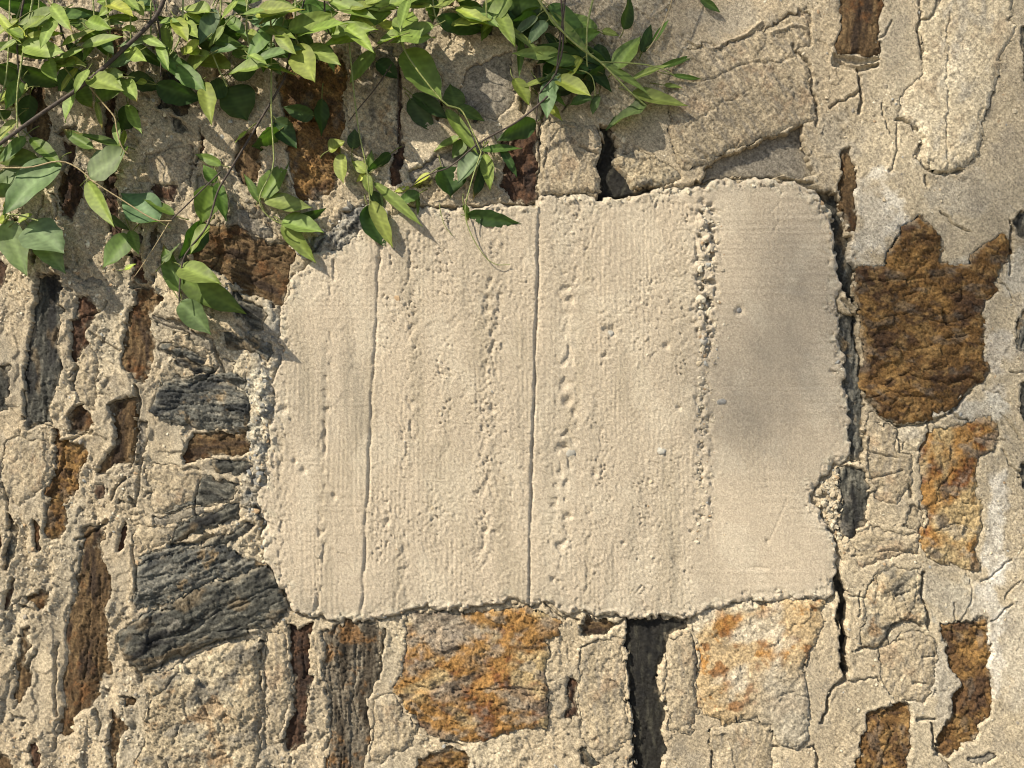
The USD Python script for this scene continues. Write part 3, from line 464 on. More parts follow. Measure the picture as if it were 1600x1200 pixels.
hole = sst(-0.15, 0.45, vn(X / 8, Y / 9, 64)) * (0.6 + 0.5 * vn(X / 3.5, Y / 3.5, 48))
hp = hp - hc * (12.0 * hole - 4.5 * sst(0.1, 0.8, vn(X / 7, Y / 8, 65))) - 1.1 * sst(880, 760, Y) * np.exp(-((j3 - 1 - 1.5 * vn(X / 300, Y / 20, 70)) / 1.8)**2) * (0.45 + 0.6 * vn(X / 300, Y / 18, 40))
for (qx, w, dp) in ((765, 14, 1.0), (512, 7, 1.6), (445, 6, 1.2), (885, 18, 1.1), (640, 12, 0.8), (930, 6, 0.7)):
    line = X - (qx + lean * 0.04); hp = hp - dp * 2.0 * np.exp(-(line / w)**2) * sst(0.05, 0.6, vn(X / 6, Y / 10, 66 + qx % 7)) * (0.5 + 0.8 * sst(-0.2, 0.5, vn(X / 200, Y / 45, 75)))
PITS = [(1155,486,6,4),(955,518,7,3.5),(1041,541,5,3.5),(945,515,4,3),(885,628,7,3.5),(897,645,5,3.5),(882,697,6,4),(888,806,5,4),(973,848,3,3),(880,600,8,2.5),(640,365,4,2),(641,415,4,3),(592,407,5,4),(605,815,4,3),(763,485,5,3.5),(762,465,4,2.5),(523,775,5,3),(758,828,5,3),(1060,638,4,3),(863,905,4,3),(916,390,3,2.5),(1198,845,3,2),(872,908,3,2),(945,556,4,3),(1056,875,5,3),(1079,830,3,3),(445,640,6,3.5),(475,735,5,3),(462,720,4,3),(865,790,5,2.5),(930,740,4,2.5),(770,640,5,2.5),(745,770,4,2.5)]
for (qx, qy, r, dp) in PITS:
    hp = hp - dp * np.exp(-(((X - qx + 1.5 * vn(X / 6, Y / 6, 80)) / r)**2 + ((Y - qy) / (r * 1.15))**2)**1.5)
for (w, dp, s) in ((1.1, 1.0, '940 332 917 390'), (1.0, .9, '935 305 925 335'), (1.2, 1.0, '890 815 868 905'), (1.1, .9, '612 800 570 890'), (1.0, .7, '607 845 590 880'), (1.0, .8, '1230 780 1200 850'), (1.0, .9, '1217 318 1203 333'), (1.0, .9, '1217 345 1205 368'), (1.0, .6, '460 285 470 300'), (1.6, 1.8, '637 365 641 400 639 440'), (1.0, 1.0, '1050 500 1072 495'), (1.0, .8, '620 650 630 676'), (1.2, 1.0, '1180 886 1200 888')):
    hp = hp - dp * sst(w + 1.3, 0.2, seg_dist(X, Y, pts(s)))
rim = sst(-22, -2, d + 7 * fb(X / 16, Y / 16, 81, 3))
hp = hp + rim * (2.2 * facets(X, Y, 17, 14, 772) * sst(-0.5, 0.4, vn(X / 50, Y / 50, 46)) + 1.1 * facets(X, Y, 6, 6, 774) - 0.6) + 1.6 * sst(930, 950, Y) * np.exp(-((d + 5) / 4)**2)
hp = hp - 4.5 * sst(-5, 3, d) - np.maximum(d, 0) * 2.4
CT = np.empty(X.shape + (3,), np.float32); CT[:] = (0.450, 0.388, 0.300)
CT = mixc(CT, (0.485, 0.415, 0.318), sst(-0.3, 0.8, vn(X / 110, Y / 160, 90)) * 0.8)
CT = mixc(CT, (0.37, 0.32, 0.24), (0.6 - 0.45 * b4) * sst(0.05, 0.9, fb(X / 26, Y / 150, 91, 4)))
CT = mixc(CT, (0.34, 0.305, 0.24), 0.5 * sst(0.0, 45, j2) * sst(60, 20, j2))
CT = mixc(CT, (0.50, 0.46, 0.36), 0.7 * rim * sst(-0.1, 0.5, fb(X / 12, Y / 12, 94, 3)))
CT = mixc(CT, (0.30, 0.285, 0.25), 0.6 * hc * hole)
CT = mixc(CT, (0.31, 0.275, 0.215), (0.6 - 0.45 * b4) * sst(0.1, 0.8, fb(X / 12, Y / 140, 96, 4)) * sst(-0.2, 0.5, vn(X / 90, Y / 160, 95)))
CT = mixc(CT, (0.33, 0.295, 0.235), 0.18 * sst(-40, -4, d + 14 * fb(X / 30, Y / 30, 98, 3)))
CT = mixc(CT, (0.53, 0.47, 0.37), 0.5 * sst(0.15, 0.8, fb(X / 40, Y / 60, 780, 4)))
CT *= (1 + 0.10 * vn(X / 2.4, Y / 2.4, 47) + 0.05 * GR[sl])[..., None]
v, f, uv = grid_mesh(sl, hp, d < 5)
panel = obj('concrete_panel', v, f, M_conc, wall, CT.reshape(-1, 3)[uv])
panel.SetCustomDataByKey('label', 'beige concrete panel with vertical board marks set in the stone wall')
PEB = [(1128,628,8,5,(0.25,0.245,0.23)),(1155,485,5,5,(0.20,0.20,0.20)),(1032,704,8,6,(0.38,0.365,0.32)),(1095,467,8,6,(0.52,0.48,0.38)),(892,708,7,7,(0.27,0.26,0.23)),(954,522,5,5,(0.30,0.29,0.26)),(1099,533,7,6,(0.33,0.31,0.27)),(1088,847,4,3,(0.45,0.41,0.32))]
def hp_at(px, py):
    r, c = int((py - Y[0, 0]) / STEP), int((px - X[0, 0]) / STEP); return float(hp[max(0, r-2):r+3, max(0, c-2):c+3].mean())
for k, (px, py, rx, ry, col) in enumerate(PEB):
    ico = trimesh.creation.icosphere(subdivisions=2)
    q = ico.vertices; n = 1 + 0.22 * vn(q[:, 0] * 1.3 + 7 * k, q[:, 1] * 1.3 + q[:, 2], 110) + 0.12 * vn(q[:, 2] * 3 + k, q[:, 0] * 3, 111)
    q = q * n[:, None] * np.array([rx * S_, 0.0026, ry * S_]) + np.array([(px - CX) * S_, -(hp_at(px, py) - 0.8) / 1000, CZ - (py - 600) * S_])
    obj('pebble', q, ico.faces, M_pebble, wall, np.tile(col, (len(q), 1)))

# loose chips and grit: small broken pieces bedded in the mortar and along the broken edges of the concrete
gr = np.random.default_rng(77)
ICO = trimesh.creation.icosphere(subdivisions=1); TET = trimesh.creation.icosahedron()
def chips(name, spots, label=None):
    VV, FF, CC, n = [], [], [], 0
    for (px, py, h, r, col) in spots:
        b = TET
        q = b.vertices * gr.uniform(0.5, 1.3, (len(b.vertices), 1)) * np.array([1, 0.6, gr.uniform(0.5, 1.5)])
        m = trimesh.transformations.rotation_matrix(gr.uniform(0, 6.28), [0, 1, 0])[:3, :3]
        q = (q @ m.T) * r * S_ + np.array([(px - CX) * S_, -h / 1000 + r * S_ * 0.05, CZ - (py - 600) * S_])
        VV.append(q); FF.append(b.faces + n); CC.append(np.tile(col, (len(q), 1))); n += len(q)
    o = obj(name, np.vstack(VV), np.vstack(FF), M_pebble, wall, np.vstack(CC), False); o.SetCustomDataByKey('kind', 'stuff')
    if label: o.SetCustomDataByKey('label', label)
def h_of(px, py): return float(H[min(max(int((py - Y0) / STEP), 0), H.shape[0] - 1), min(max(int((px - X0) / STEP), 0), H.shape[1] - 1)])
def ok(px, py):
    r, c = int((py - Y0) / STEP), int((px - X0) / STEP)
    return 0 <= r < H.shape[0] and 0 <= c < H.shape[1] and inner[r, c] > 4 and PD[r, c] > 3 and gr.random() > 0.85 * SMO[r, c]
PAL = [(0.50, 0.44, 0.33), (0.45, 0.38, 0.27), (0.56, 0.51, 0.40), (0.33, 0.29, 0.22), (0.22, 0.20, 0.17), (0.36, 0.26, 0.16), (0.30, 0.30, 0.28)]
def pal(): return np.array(PAL[gr.choice(7, p=[.3, .26, .14, .12, .06, .06, .06])]) * gr.uniform(0.85, 1.1)
sp_ = []
while len(sp_) < 6500:
    px = gr.uniform(X0, 470) if gr.random() < 0.62 else gr.uniform(470, X1); py = gr.uniform(Y0, Y1)
    if ok(px, py): sp_.append((px, py, h_of(px, py), min(0.9 + gr.exponential(0.65), 4.5), pal()))
chips('grit', sp_, 'sand grains and small gravel bedded in the mortar')
sp_ = []
for k in range(420):                                  # the crumbly joint between the last two boards
    py = gr.uniform(325, 570) if gr.random() < 0.72 else gr.uniform(570, 850)
    px = 1087 + (600 - py) * 0.012 + 3 + abs(gr.normal(0, 17))
    sp_.append((px, py, hp_at(px, py), min(1.2 + gr.exponential(1.1), 4.6 if py < 570 else 3), pal() * 0.95))
for k in range(500):                                  # along the streaks and the broken rim
    i, j = gr.integers(0, X.shape[0]), gr.integers(0, X.shape[1])
    if d[i, j] < -1 and (streak[i, j] > 0.5 or d[i, j] > -9): sp_.append((X[i, j], Y[i, j], float(hp[i, j]), min(0.9 + gr.exponential(0.8), 4.5), pal()))
for k in range(4200):
    i, j = gr.integers(0, X.shape[0]), gr.integers(0, X.shape[1])
    if -10 < d[i, j] < 2: sp_.append((X[i, j], Y[i, j], float(hp[i, j]), min(0.9 + gr.exponential(1.1), 6), pal()))
chips('concrete_crumb', sp_, 'crumbled concrete chips along the joints and edges of the panel')
sp_ = []
for k in range(260):
    px, py = 1300 + gr.normal(0, 14), gr.uniform(735, 865); sp_.append((px, py, h_of(px, py) + 1, min(1.2 + gr.exponential(1.4), 7), pal() * 0.85))
for k in range(240):
    py = gr.uniform(480, 900); px = 404 + gr.normal(0, 20); sp_.append((px, py, h_of(px, py), min(1.2 + gr.exponential(1.2), 6), pal() if gr.random() < 0.6 else np.array((0.17, 0.175, 0.175)) * gr.uniform(0.7, 1.5)))
for k in range(160):
    t = gr.random(); px, py = 492 + 90 * t + gr.normal(0, 14), 392 - 60 * t + gr.normal(0, 12); sp_.append((px, py, h_of(px, py) + 3, min(1.5 + gr.exponential(2.0), 9), np.array((0.24, 0.23, 0.205)) * gr.uniform(0.5, 1.7)))
chips('rubble_chip', sp_, 'broken grey and cream chips packed beside the panel')

# ---------------------------------------------------------------- the rest of the wall, out of the frame
OX0, OX1, OY0, OY1, OS = -1200, 2800, -800, 2478, 7.0
ox, oy = np.arange(OX0, OX1 + OS, OS, dtype=np.float32), np.arange(OY0, OY1 + OS, OS, dtype=np.float32)
OGX, OGY = np.meshgrid(ox, oy)
OH = 4 * vn(OGX / 95, OGY / 120, 10) + 2.4 * vn(OGX / 24, OGY / 40, 11) + 1.5 * vn(OGX / 11, OGY / 12, 12)
under = (OGX > X0 + 12) & (OGX < X1 - 12) & (OGY > Y0 + 12) & (OGY < Y1 - 12)
OT = np.empty(OGX.shape + (3,), np.float32); OT[:] = (0.41, 0.345, 0.245); OT = mixc(OT, (0.29, 0.25, 0.19), 0.65 * sst(0.1, 0.9, fb(OGX / 70, OGY / 90, 21, 3)))
OT *= (1 + 0.15 * vn(OGX / 8, OGY / 8, 27))[..., None]
rr = np.random.default_rng(5); placed = []
sx0, sy0 = OGX, OGY
out = []
for k in range(1500):
    if len(out) >= 105: break
    px, py = rr.uniform(OX0 + 80, OX1 - 80), rr.uniform(OY0 + 80, OY1 - 90)
    w, h = rr.uniform(25, 75), rr.uniform(50, 150)
    if X0 - w - 12 < px < X1 + w + 12 and Y0 - h - 12 < py < Y1 + h + 12: continue
    if any(abs(px - a) < (w + c) * 1.05 and abs(py - b) < (h + e) * 1.05 for a, b, c, e in placed): continue
    placed.append((px, py, w, h)); out.append((px, py, w, h))
GXs, GYs = GX, GY
for k, (px, py, w, h) in enumerate(out):
    th = np.linspace(0, 2 * np.pi, 14, endpoint=False); r = rr.uniform(0.75, 1.1, 14)
    P = np.stack([px + w * r * np.sign(np.cos(th)) * np.abs(np.cos(th))**0.6, py + h * r * np.sign(np.sin(th)) * np.abs(np.sin(th))**0.6], 1)
    kind = rr.choice(list('SRBQOPLGDK')); lev = -6 if kind in 'SRB' else 3
    c0, c1 = int((px - w * 1.3 - OX0) / OS), int((px + w * 1.3 - OX0) / OS) + 2; r0, r1 = int((py - h * 1.3 - OY0) / OS), int((py + h * 1.3 - OY0) / OS) + 2
    so = (slice(max(r0, 0), r1), slice(max(c0, 0), c1))
    dd = sdf(OGX[so], OGY[so], P); OH[so] += np.where(dd < -2, -22, 0)
    fx, fy = np.meshgrid(np.arange(px - w * 1.25, px + w * 1.25, 4.0, dtype=np.float32), np.arange(py - h * 1.25, py + h * 1.25, 4.0, dtype=np.float32))
    d2 = sdf(fx + 3 * vn(fx / 14, fy / 14, 1), fy + 3 * vn(fx / 14, fy / 14, 2), P)
    hs = lev + 5 + RELIEF[kind] * (2 * fb(fy / 100, fx / 13, 500 + k, 3) + 0.8 * fb(fx / 16, fy / 16, 40, 3)) - 3 * sst(-9, 1, d2) - np.maximum(d2, 0) * 1.6
    GX, GY = fx, fy
    v, f, uv = grid_mesh((slice(None), slice(None)), hs, d2 < 9)
    obj(NAMES[kind], v, f, M_slate if kind in 'SD' else M_rough, wall, tone_of(kind, fy, fx, fx, fy, 100 + k).reshape(-1, 3)[uv])
OH = np.where(under, -60, OH)
GX, GY = OGX, OGY
hole = (OGX > X0 + 30) & (OGX < X1 - 30) & (OGY > Y0 + 30) & (OGY < Y1 - 30)
v, f, uv = grid_mesh((slice(None), slice(None)), OH, ~hole)
obj('outer_mortar', v, f, M_mortar, wall, OT.reshape(-1, 3)[uv])
GX, GY = GXs, GYs
core = trimesh.creation.box((3.2, 0.40, 2.6)); core.apply_translation((0, 0.065 + 0.20, 1.305))
obj('wall_core', core.vertices, core.faces, M_soil, wall, smooth=False)

# ---------------------------------------------------------------- ground
nx = 120
q = np.linspace(-1, 1, nx); q = np.sign(q) * np.abs(q)**3 * 150
qx, qy = np.meshgrid(q, q); qz = 0.02 * vn(qx * 1.3, qy * 1.3, 120) - 0.03
v = np.stack([qx, qy, qz], -1).reshape(-1, 3); idx = np.arange(nx * nx).reshape(nx, nx)
f = np.concatenate([np.stack([idx[:-1, :-1], idx[:-1, 1:], idx[1:, 1:]], -1).reshape(-1, 3), np.stack([idx[:-1, :-1], idx[1:, 1:], idx[1:, :-1]], -1).reshape(-1, 3)])
tag(obj('ground', v, f, M_soil), kind='structure')

# ---------------------------------------------------------------- vine
def tube(pts3, r0, r1, n=6):
    p = np.asarray(pts3, float)
    t = np.linspace(0, len(p) - 1, max(4, (len(p) - 1) * 5 + 1)); k = np.arange(len(p))
    from scipy.interpolate import PchipInterpolator
    p = PchipInterpolator(k, p)(t) if len(p) > 2 else np.stack([np.interp(t, k, p[:, j]) for j in range(3)], 1)
    T = np.gradient(p, axis=0); T /= np.linalg.norm(T, axis=1, keepdims=True)
    a = np.array([0.3, -0.9, 0.2]); B = np.cross(T, a); B /= np.linalg.norm(B, axis=1, keepdims=True); N = np.cross(B, T)
    th = np.linspace(0, 2 * np.pi, n, endpoint=False); r = np.linspace(r0, r1, len(p))[:, None, None]
    v = p[:, None] + r * (np.cos(th)[None, :, None] * N[:, None] + np.sin(th)[None, :, None] * B[:, None])
    m = len(p); i = np.arange(m - 1)[:, None] * n; j = np.arange(n)[None]; j2 = (j + 1) % n
    f = np.concatenate([np.stack([i + j, i + j2, i + n + j2], -1).reshape(-1, 3), np.stack([i + j, i + n + j2, i + n + j], -1).reshape(-1, 3)])
    return v.reshape(-1, 3), f

LR = np.random.default_rng(21)
CLS = {  # wanted normal (towards the viewer), base colour: L painted sunlit, D painted shaded
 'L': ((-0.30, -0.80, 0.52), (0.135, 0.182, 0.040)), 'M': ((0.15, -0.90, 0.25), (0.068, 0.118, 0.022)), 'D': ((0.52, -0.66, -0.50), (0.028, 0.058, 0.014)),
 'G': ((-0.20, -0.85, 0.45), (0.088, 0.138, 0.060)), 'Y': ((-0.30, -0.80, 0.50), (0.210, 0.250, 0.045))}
def leaf_mesh(b, tip, wpx, cls, dep):
    bx_ = b[0]
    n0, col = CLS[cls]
    n = np.array(n0) + LR.normal(0, 0.16, 3); n /= np.linalg.norm(n)
    if n[1] > -0.45: n[1] = -0.45; n /= np.linalg.norm(n)
    B = P3(b[0], b[1], dep); kf = S_ * (DIST - dep) / DIST
    ax = (tip[0] - b[0]) * kf; az = -(tip[1] - b[1]) * kf
    ay = -(ax * n[0] + az * n[2]) / n[1]
    flat = math.hypot(ax, az); ay = float(np.clip(ay, -(0.8 if dep > 0.022 else 0.15) * flat, 0.8 * flat))
    if ay > 0: ay = min(ay, max(dep - 0.006, 0.0))
    A = np.array([ax, ay, az]); L = np.linalg.norm(A); A /= L
    n = n - A * n.dot(A); n /= np.linalg.norm(n)
    W = np.cross(n, A)
    perp = np.array([-az, 0, ax]) / flat
    W3 = 1.02 * wpx * kf / max(abs(W.dot(perp)), 0.5)
    nt, nw = 19, 7
    t = np.linspace(0, 1, nt); s = np.linspace(-1, 1, nw)
    prof = (t**0.60) * (1 - t)**1.02; prof = prof / prof.max()
    prof = prof * (1 - 0.25 * sst(0.75, 0.95, t)) + 0.0
    prof[-1] = 0.0; prof[0] = 0.03
    fold, curl, wav = LR.uniform(0.06, 0.24), LR.uniform(-0.05, 0.22), LR.uniform(0.0, 0.05)
    ph = LR.uniform(0, 6.28); bend = LR.uniform(-0.09, 0.09)
    TT, SS = np.meshgrid(t, s, indexing='ij')
    wv = prof[:, None] * SS * W3 / 2
    wv = wv * (1 + 0.07 * vn(TT * 9 + bx_ % 37, np.sign(SS) * 5 + b[1] % 31, 143)) * (1 + LR.uniform(-0.14, 0.14) * np.sign(SS))
    wv = wv + bend * L * (TT**2 - TT)
    up = fold * np.abs(SS) * prof[:, None] * W3 - curl * L * TT**2 * 0.6 + wav * W3 * np.sin(TT * 9 + ph + SS * 1.5) * np.abs(SS)
    up = up + LR.uniform(-0.5, 0.5) * TT * wv + 0.05 * W3 * np.abs(SS) * vn(TT * 4 + b[1] % 23, SS * 2 + bx_ % 29, 144)
    V = B + TT[..., None] * L * A + wv[..., None] * W + up[..., None] * n
    V = V.reshape(-1, 3)
    idx = np.arange(nt * nw).reshape(nt, nw)
    F = np.concatenate([np.stack([idx[:-1, :-1], idx[1:, :-1], idx[1:, 1:]], -1).reshape(-1, 3), np.stack([idx[:-1, :-1], idx[1:, 1:], idx[:-1, 1:]], -1).reshape(-1, 3)])
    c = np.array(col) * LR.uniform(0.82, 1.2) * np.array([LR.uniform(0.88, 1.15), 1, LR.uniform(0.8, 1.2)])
    vein = 0.40 * (np.abs(SS) < 0.1) + 0.22 * (np.sin(TT * 44 - np.abs(SS) * 7) > 0.45) - 0.10 * np.abs(SS) + 0.12 * vn(TT * 5 + bx_ % 50, SS * 2, 141)
    tone = (c[None] * (1 + vein.reshape(-1, 1)) + np.array([0.02, 0.02, 0.008]) * np.clip(vein.reshape(-1, 1), 0, 1))
    if LR.random() < 0.16: tone = mixc(tone, (0.20, 0.13, 0.05), (0.8 * sst(LR.uniform(0.7, 0.9), 1.0, TT + 0.1 * np.abs(SS))).reshape(-1))
    # stalk
    sl_ = LR.uniform(0.010, 0.018)
    q = [B + A * 0.002, B - A * sl_ * 0.5 + np.array([0, 0.001, 0.001]), B - A * sl_ + np.array([LR.uniform(-.003, .003), 0.005, LR.uniform(0, .004)])]
    tv, tf = tube(q, 0.0006, 0.0008, 4)
    tone = np.vstack([tone, np.tile((0.16, 0.18, 0.06), (len(tv), 1))])
    return np.vstack([V, tv]), np.vstack([F, tf + len(V)]), tone
# base x, base y, tip x, tip y, width (photo px), class
LEAF = '''90 18 18 42 28 L|-5 20 45 75 14 Y|84 28 80 88 24 L|108 14 190 32 17 D|192 0 152 24 20 L|104 24 158 60 20 M|214 2 232 32 16 L|212 48 180 34 14 L|262 88 250 24 28 L|345 50 266 44 26 D|333 80 303 36 24 D|333 80 378 26 20 D|
88 88 -4 72 26 M|52 125 -18 110 44 D|86 92 142 106 18 L|76 94 96 132 24 L|126 110 88 142 30 D|192 120 150 110 17 L|194 124 156 164 42 M|116 136 112 198 22 L|120 134 146 168 26 M|194 124 226 168 24 L|200 163 236 216 17 L|200 118 244 135 28 D|200 165 189 205 28 D|150 158 166 206 9 L|182 190 188 228 14 L|197 77 240 106 22 L|204 64 257 106 17 D|258 88 322 129 20 M|360 108 298 84 24 L|310 86 268 60 22 Y|400 66 374 38 24 L|386 92 364 66 28 M|384 85 447 74 14 M|394 88 457 80 14 M|362 116 402 104 22 D|392 92 468 121 15 L|352 128 324 154 26 D|358 136 386 188 56 D|318 130 342 204 27 L|
464 72 504 147 40 L|464 56 547 46 27 L|480 72 537 108 30 L|466 66 438 48 26 M|470 32 528 18 36 M|514 0 592 40 26 L|626 56 562 4 20 Y|626 56 588 64 16 L|624 52 642 8 40 L|622 56 680 55 36 L|632 78 692 162 52 L|588 96 624 122 26 D|644 148 702 188 24 D|640 154 680 207 30 D|714 170 703 130 34 M|714 166 758 189 18 M|697 170 749 242 20 L|669 -6 675 32 20 D|558 6 662 -2 16 M|756 22 712 -2 22 D|758 22 794 -2 28 L|765 28 752 66 17 M|763 22 722 28 18 L|
852 22 793 46 36 D|856 20 926 96 20 L|933 48 884 14 24 L|860 14 892 36 24 D|974 46 984 -4 22 D|940 48 967 57 12 L|962 108 999 51 33 L|1003 82 1018 39 18 D|1020 66 1046 29 9 M|985 126 1046 101 10 L|1030 106 1091 81 10 M|1050 117 1098 122 8 M|1037 133 1066 137 8 L|938 96 1016 148 13 L|987 144 1073 169 25 L|1011 164 944 196 42 G|788 36 856 91 11 L|815 60 813 121 11 M|803 123 828 166 23 L|840 124 886 169 13 M|842 150 879 191 15 Y|925 152 888 166 20 G|935 149 925 181 15 G|880 60 906 112 30 D|870 90 848 127 20 D|930 70 957 101 20 D|896 120 868 152 18 D|926 118 917 152 17 D|838 190 778 222 28 D|1094 -2 1126 20 11 D|
60 248 -32 240 28 M|36 264 -12 312 38 G|94 249 19 336 54 G|44 350 110 398 58 G|10 344 49 434 42 G|54 366 106 428 36 G|146 232 88 194 19 M|196 230 118 207 13 M|140 278 201 229 46 G|137 284 191 359 27 L|160 334 199 360 15 D|248 346 184 298 46 G|272 336 224 311 15 M|203 367 164 421 36 M|203 360 219 399 17 M|194 421 213 412 9 Y|16 331 4 308 15 Y|28 346 52 334 13 Y|15 340 -7 346 15 Y|191 229 185 197 18 L|
346 258 302 239 15 M|336 286 319 257 18 M|331 290 317 350 42 M|341 285 356 347 21 M|318 345 287 407 27 D|326 350 300 396 21 L|280 456 252 379 29 M|256 410 276 377 17 G|406 316 379 269 13 M|408 309 450 250 36 M|412 310 489 322 25 L|454 348 511 327 17 D|440 345 508 364 31 L|440 350 496 412 25 L|436 204 396 232 40 D|430 190 464 232 30 D|386 205 367 223 9 Y|503 154 500 212 21 D|491 181 443 169 25 D|430 185 462 216 23 D|
514 236 539 221 21 L|532 240 536 287 25 L|551 233 556 202 18 D|611 240 573 269 15 D|575 270 581 234 13 M|572 270 549 249 17 L|575 272 555 283 9 Y|572 272 581 307 15 L|584 285 662 357 17 L|574 321 602 387 38 D|580 314 614 387 25 L|580 300 599 326 17 D|718 215 676 234 15 L|673 271 639 293 13 Y|641 293 615 298 9 Y|690 261 704 309 44 D|749 239 713 287 33 G|726 219 707 249 21 M|757 240 766 299 21 L|755 254 739 312 17 D|752 235 817 228 13 M|782 231 809 277 13 D|728 337 814 349 25 D|725 320 732 346 12 M|656 302 618 321 19 M|652 304 653 337 7 M|
282 415 357 445 38 L|280 435 387 491 42 M|282 471 332 523 38 G'''
VN = {'a': thing('vine', P3(120, 150, 0.06), label='dense leafy vine with a dark woody stem hanging over the upper left wall', category='vine'),
      'b': thing('vine', P3(520, 100, 0.06), label='leafy vine shoots dangling over the top edge of the concrete panel', category='vine'),
      'c': thing('vine', P3(900, 60, 0.06), label='short vine sprig with narrow leaves right of the other foliage at the top', category='vine')}
LOC = {'a': P3(120, 150, 0.06), 'b': P3(520, 100, 0.06), 'c': P3(900, 60, 0.06)}
def which(x): return 'a' if x < 440 else 'b' if x < 775 else 'c'
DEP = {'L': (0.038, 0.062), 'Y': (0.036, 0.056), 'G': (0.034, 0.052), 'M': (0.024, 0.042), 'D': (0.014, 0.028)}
allv, VN_ST = [], []
for row in LEAF.replace('\n', '').split('|'):
    r = row.split(); bx, by, tx, ty, w = map(float, r[:5]); allv.append((bx, by, tx, ty, w, r[5], 0.0))
# the crowd along the top edge and above the frame
for (cx_, cy_, n) in [(22,42,9),(78,22,8),(112,84,8),(150,38,8),(198,8,7),(236,62,7),(286,22,8),(332,10,7),(394,22,8),(440,44,7),(472,12,7),(538,8,7),(612,8,6),(668,-12,4),(724,-6,6),(792,4,7),(846,16,8),(884,66,9),(918,104,8),(868,122,7),(40,130,4),(-20,90,6),(10,190,5),(-20,270,4),(150,112,5),(330,62,6),(404,92,5),(520,58,4),(30,215,3),(250,120,4),(585,60,4),(690,40,3)]:
    for k in range(int(n * 0.85 + 0.5)):
        x, y = cx_ + LR.normal(0, 13), cy_ + LR.normal(0, 13)
        a = LR.uniform(-0.5, math.pi + 0.5); Ln = LR.uniform(36, 80)
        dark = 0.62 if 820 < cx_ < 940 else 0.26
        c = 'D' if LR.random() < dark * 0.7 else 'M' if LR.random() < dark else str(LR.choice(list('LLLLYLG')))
        allv.append((x, y, x + Ln * math.cos(a), y + Ln * math.sin(a) * 0.85, Ln * LR.uniform(0.24, 0.46), c, 0.01))
    VN_ST.append((cx_, cy_))
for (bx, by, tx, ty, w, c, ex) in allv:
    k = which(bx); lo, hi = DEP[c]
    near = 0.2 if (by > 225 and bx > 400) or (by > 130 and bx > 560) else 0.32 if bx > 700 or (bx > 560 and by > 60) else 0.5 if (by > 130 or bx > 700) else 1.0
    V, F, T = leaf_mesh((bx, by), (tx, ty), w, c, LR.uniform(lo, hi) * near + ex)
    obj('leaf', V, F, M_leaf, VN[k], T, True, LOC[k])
def stem(s, d0, d1, r0, r1, mat, k, name='stem'):
    P = pts(s); D = np.linspace(d0, d1, len(P))
    V, F = tube([P3(x, y, dd) for (x, y), dd in zip(P, D)], r0, r1, 7)
    obj(name, V, F, mat, VN[k], None, True, LOC[k])
for (x_, y_) in VN_ST:
    stem(f'{x_ + LR.uniform(-50, 50):.0f} {min(y_, 0) - 110:.0f} {x_ + LR.uniform(-22, 22):.0f} {y_ - 55:.0f} {x_:.0f} {y_:.0f}', .055, .045 if x_ < 700 else .025, .0015, .0009, M_green if LR.random() < .6 else M_stem, which(x_))
stem('-60 268 -10 232 58 182 128 134 196 74 248 18 268 -40 300 -160', .050, .075, .0022, .0030, M_stem, 'a')
for s, d0, d1, r0, r1, mat, k in [
 ('455 60 448 110 405 190 360 265 340 300 325 350 285 410 280 470', .045, .035, .0016, .0010, M_stem, 'a'),
 ('62 -40 60 60 88 90 120 130', .05, .05, .0010, .0010, M_green, 'a'),('286 -80 285 36 262 88', .06, .05, .0013, .001, M_green, 'a'),('205 -60 204 30 205 64', .06, .05, .001, .001, M_green, 'a'),
 ('140 278 92 252 40 262 -20 262', .04, .045, .0009, .0011, M_tan, 'a'),('139 279 184 308 248 345 268 345', .04, .035, .0009, .0009, M_tan, 'a'),('268 343 300 312 345 268', .03, .035, .0009, .0009, M_stem, 'a'),
 ('264 348 232 400 210 432', .028, .022, .0007, .0005, M_tan, 'a'),('140 136 160 160 180 186 182 200 190 228 200 240', .05, .04, .0010, .0008, M_tan, 'a'),('330 80 345 115 355 135', .05, .04, .001, .001, M_green, 'a'),
 ('15 -40 12 100 -20 200', .06, .05, .001, .001, M_green, 'a'),('10 342 20 335 60 345', .04, .04, .001, .001, M_green, 'a'),
 ('420 -80 424 80 424 170 428 250 405 312 440 350', .055, .03, .0012, .0008, M_green, 'b'),('462 -80 462 50 470 72', .06, .05, .0013, .001, M_green, 'b'),
 ('612 100 585 140 560 170 545 190', .03, .02, .0008, .0006, M_stem, 'b'),('622 90 622 160 621 225', .02, .012, .0008, .0006, M_stem, 'b'),('640 -60 626 55 632 78 700 165 718 170 752 238', .06, .03, .0014, .0009, M_green, 'b'),
 ('856 150 836 168 805 192 768 212 745 226 700 262 672 272 640 293', .035, .02, .0014, .0008, M_stem, 'b'),('545 60 560 200 574 270 578 320', .05, .02, .0010, .0007, M_green, 'b'),
 ('752 238 735 290 727 325 730 345', .025, .018, .0009, .0007, M_green, 'b'),('687 318 692 345 707 368', .012, .008, .0006, .0004, M_green, 'b'),('727 337 738 370 765 408 780 414 797 413', .014, .008, .0007, .0004, M_green, 'b'),
 ('760 -60 760 20 768 40', .05, .04, .0012, .001, M_green, 'c'),('800 -80 855 20 895 65 938 97 986 145 1010 165', .06, .025, .0016, .0010, M_green, 'c'),('870 -60 880 60 868 115 842 150 838 190', .05, .02, .0013, .0009, M_stem, 'c'),
 ('938 97 1000 100 1035 108 1055 120', .03, .025, .0009, .0006, M_green, 'c'),('905 110 925 120 930 150', .03, .02, .0008, .0006, M_green, 'c'),('1010 80 1030 50 1050 0 1060 -60', .02, .03, .0008, .0008, M_tan, 'c')]:
    stem(s, d0, d1, r0, r1, mat, k)

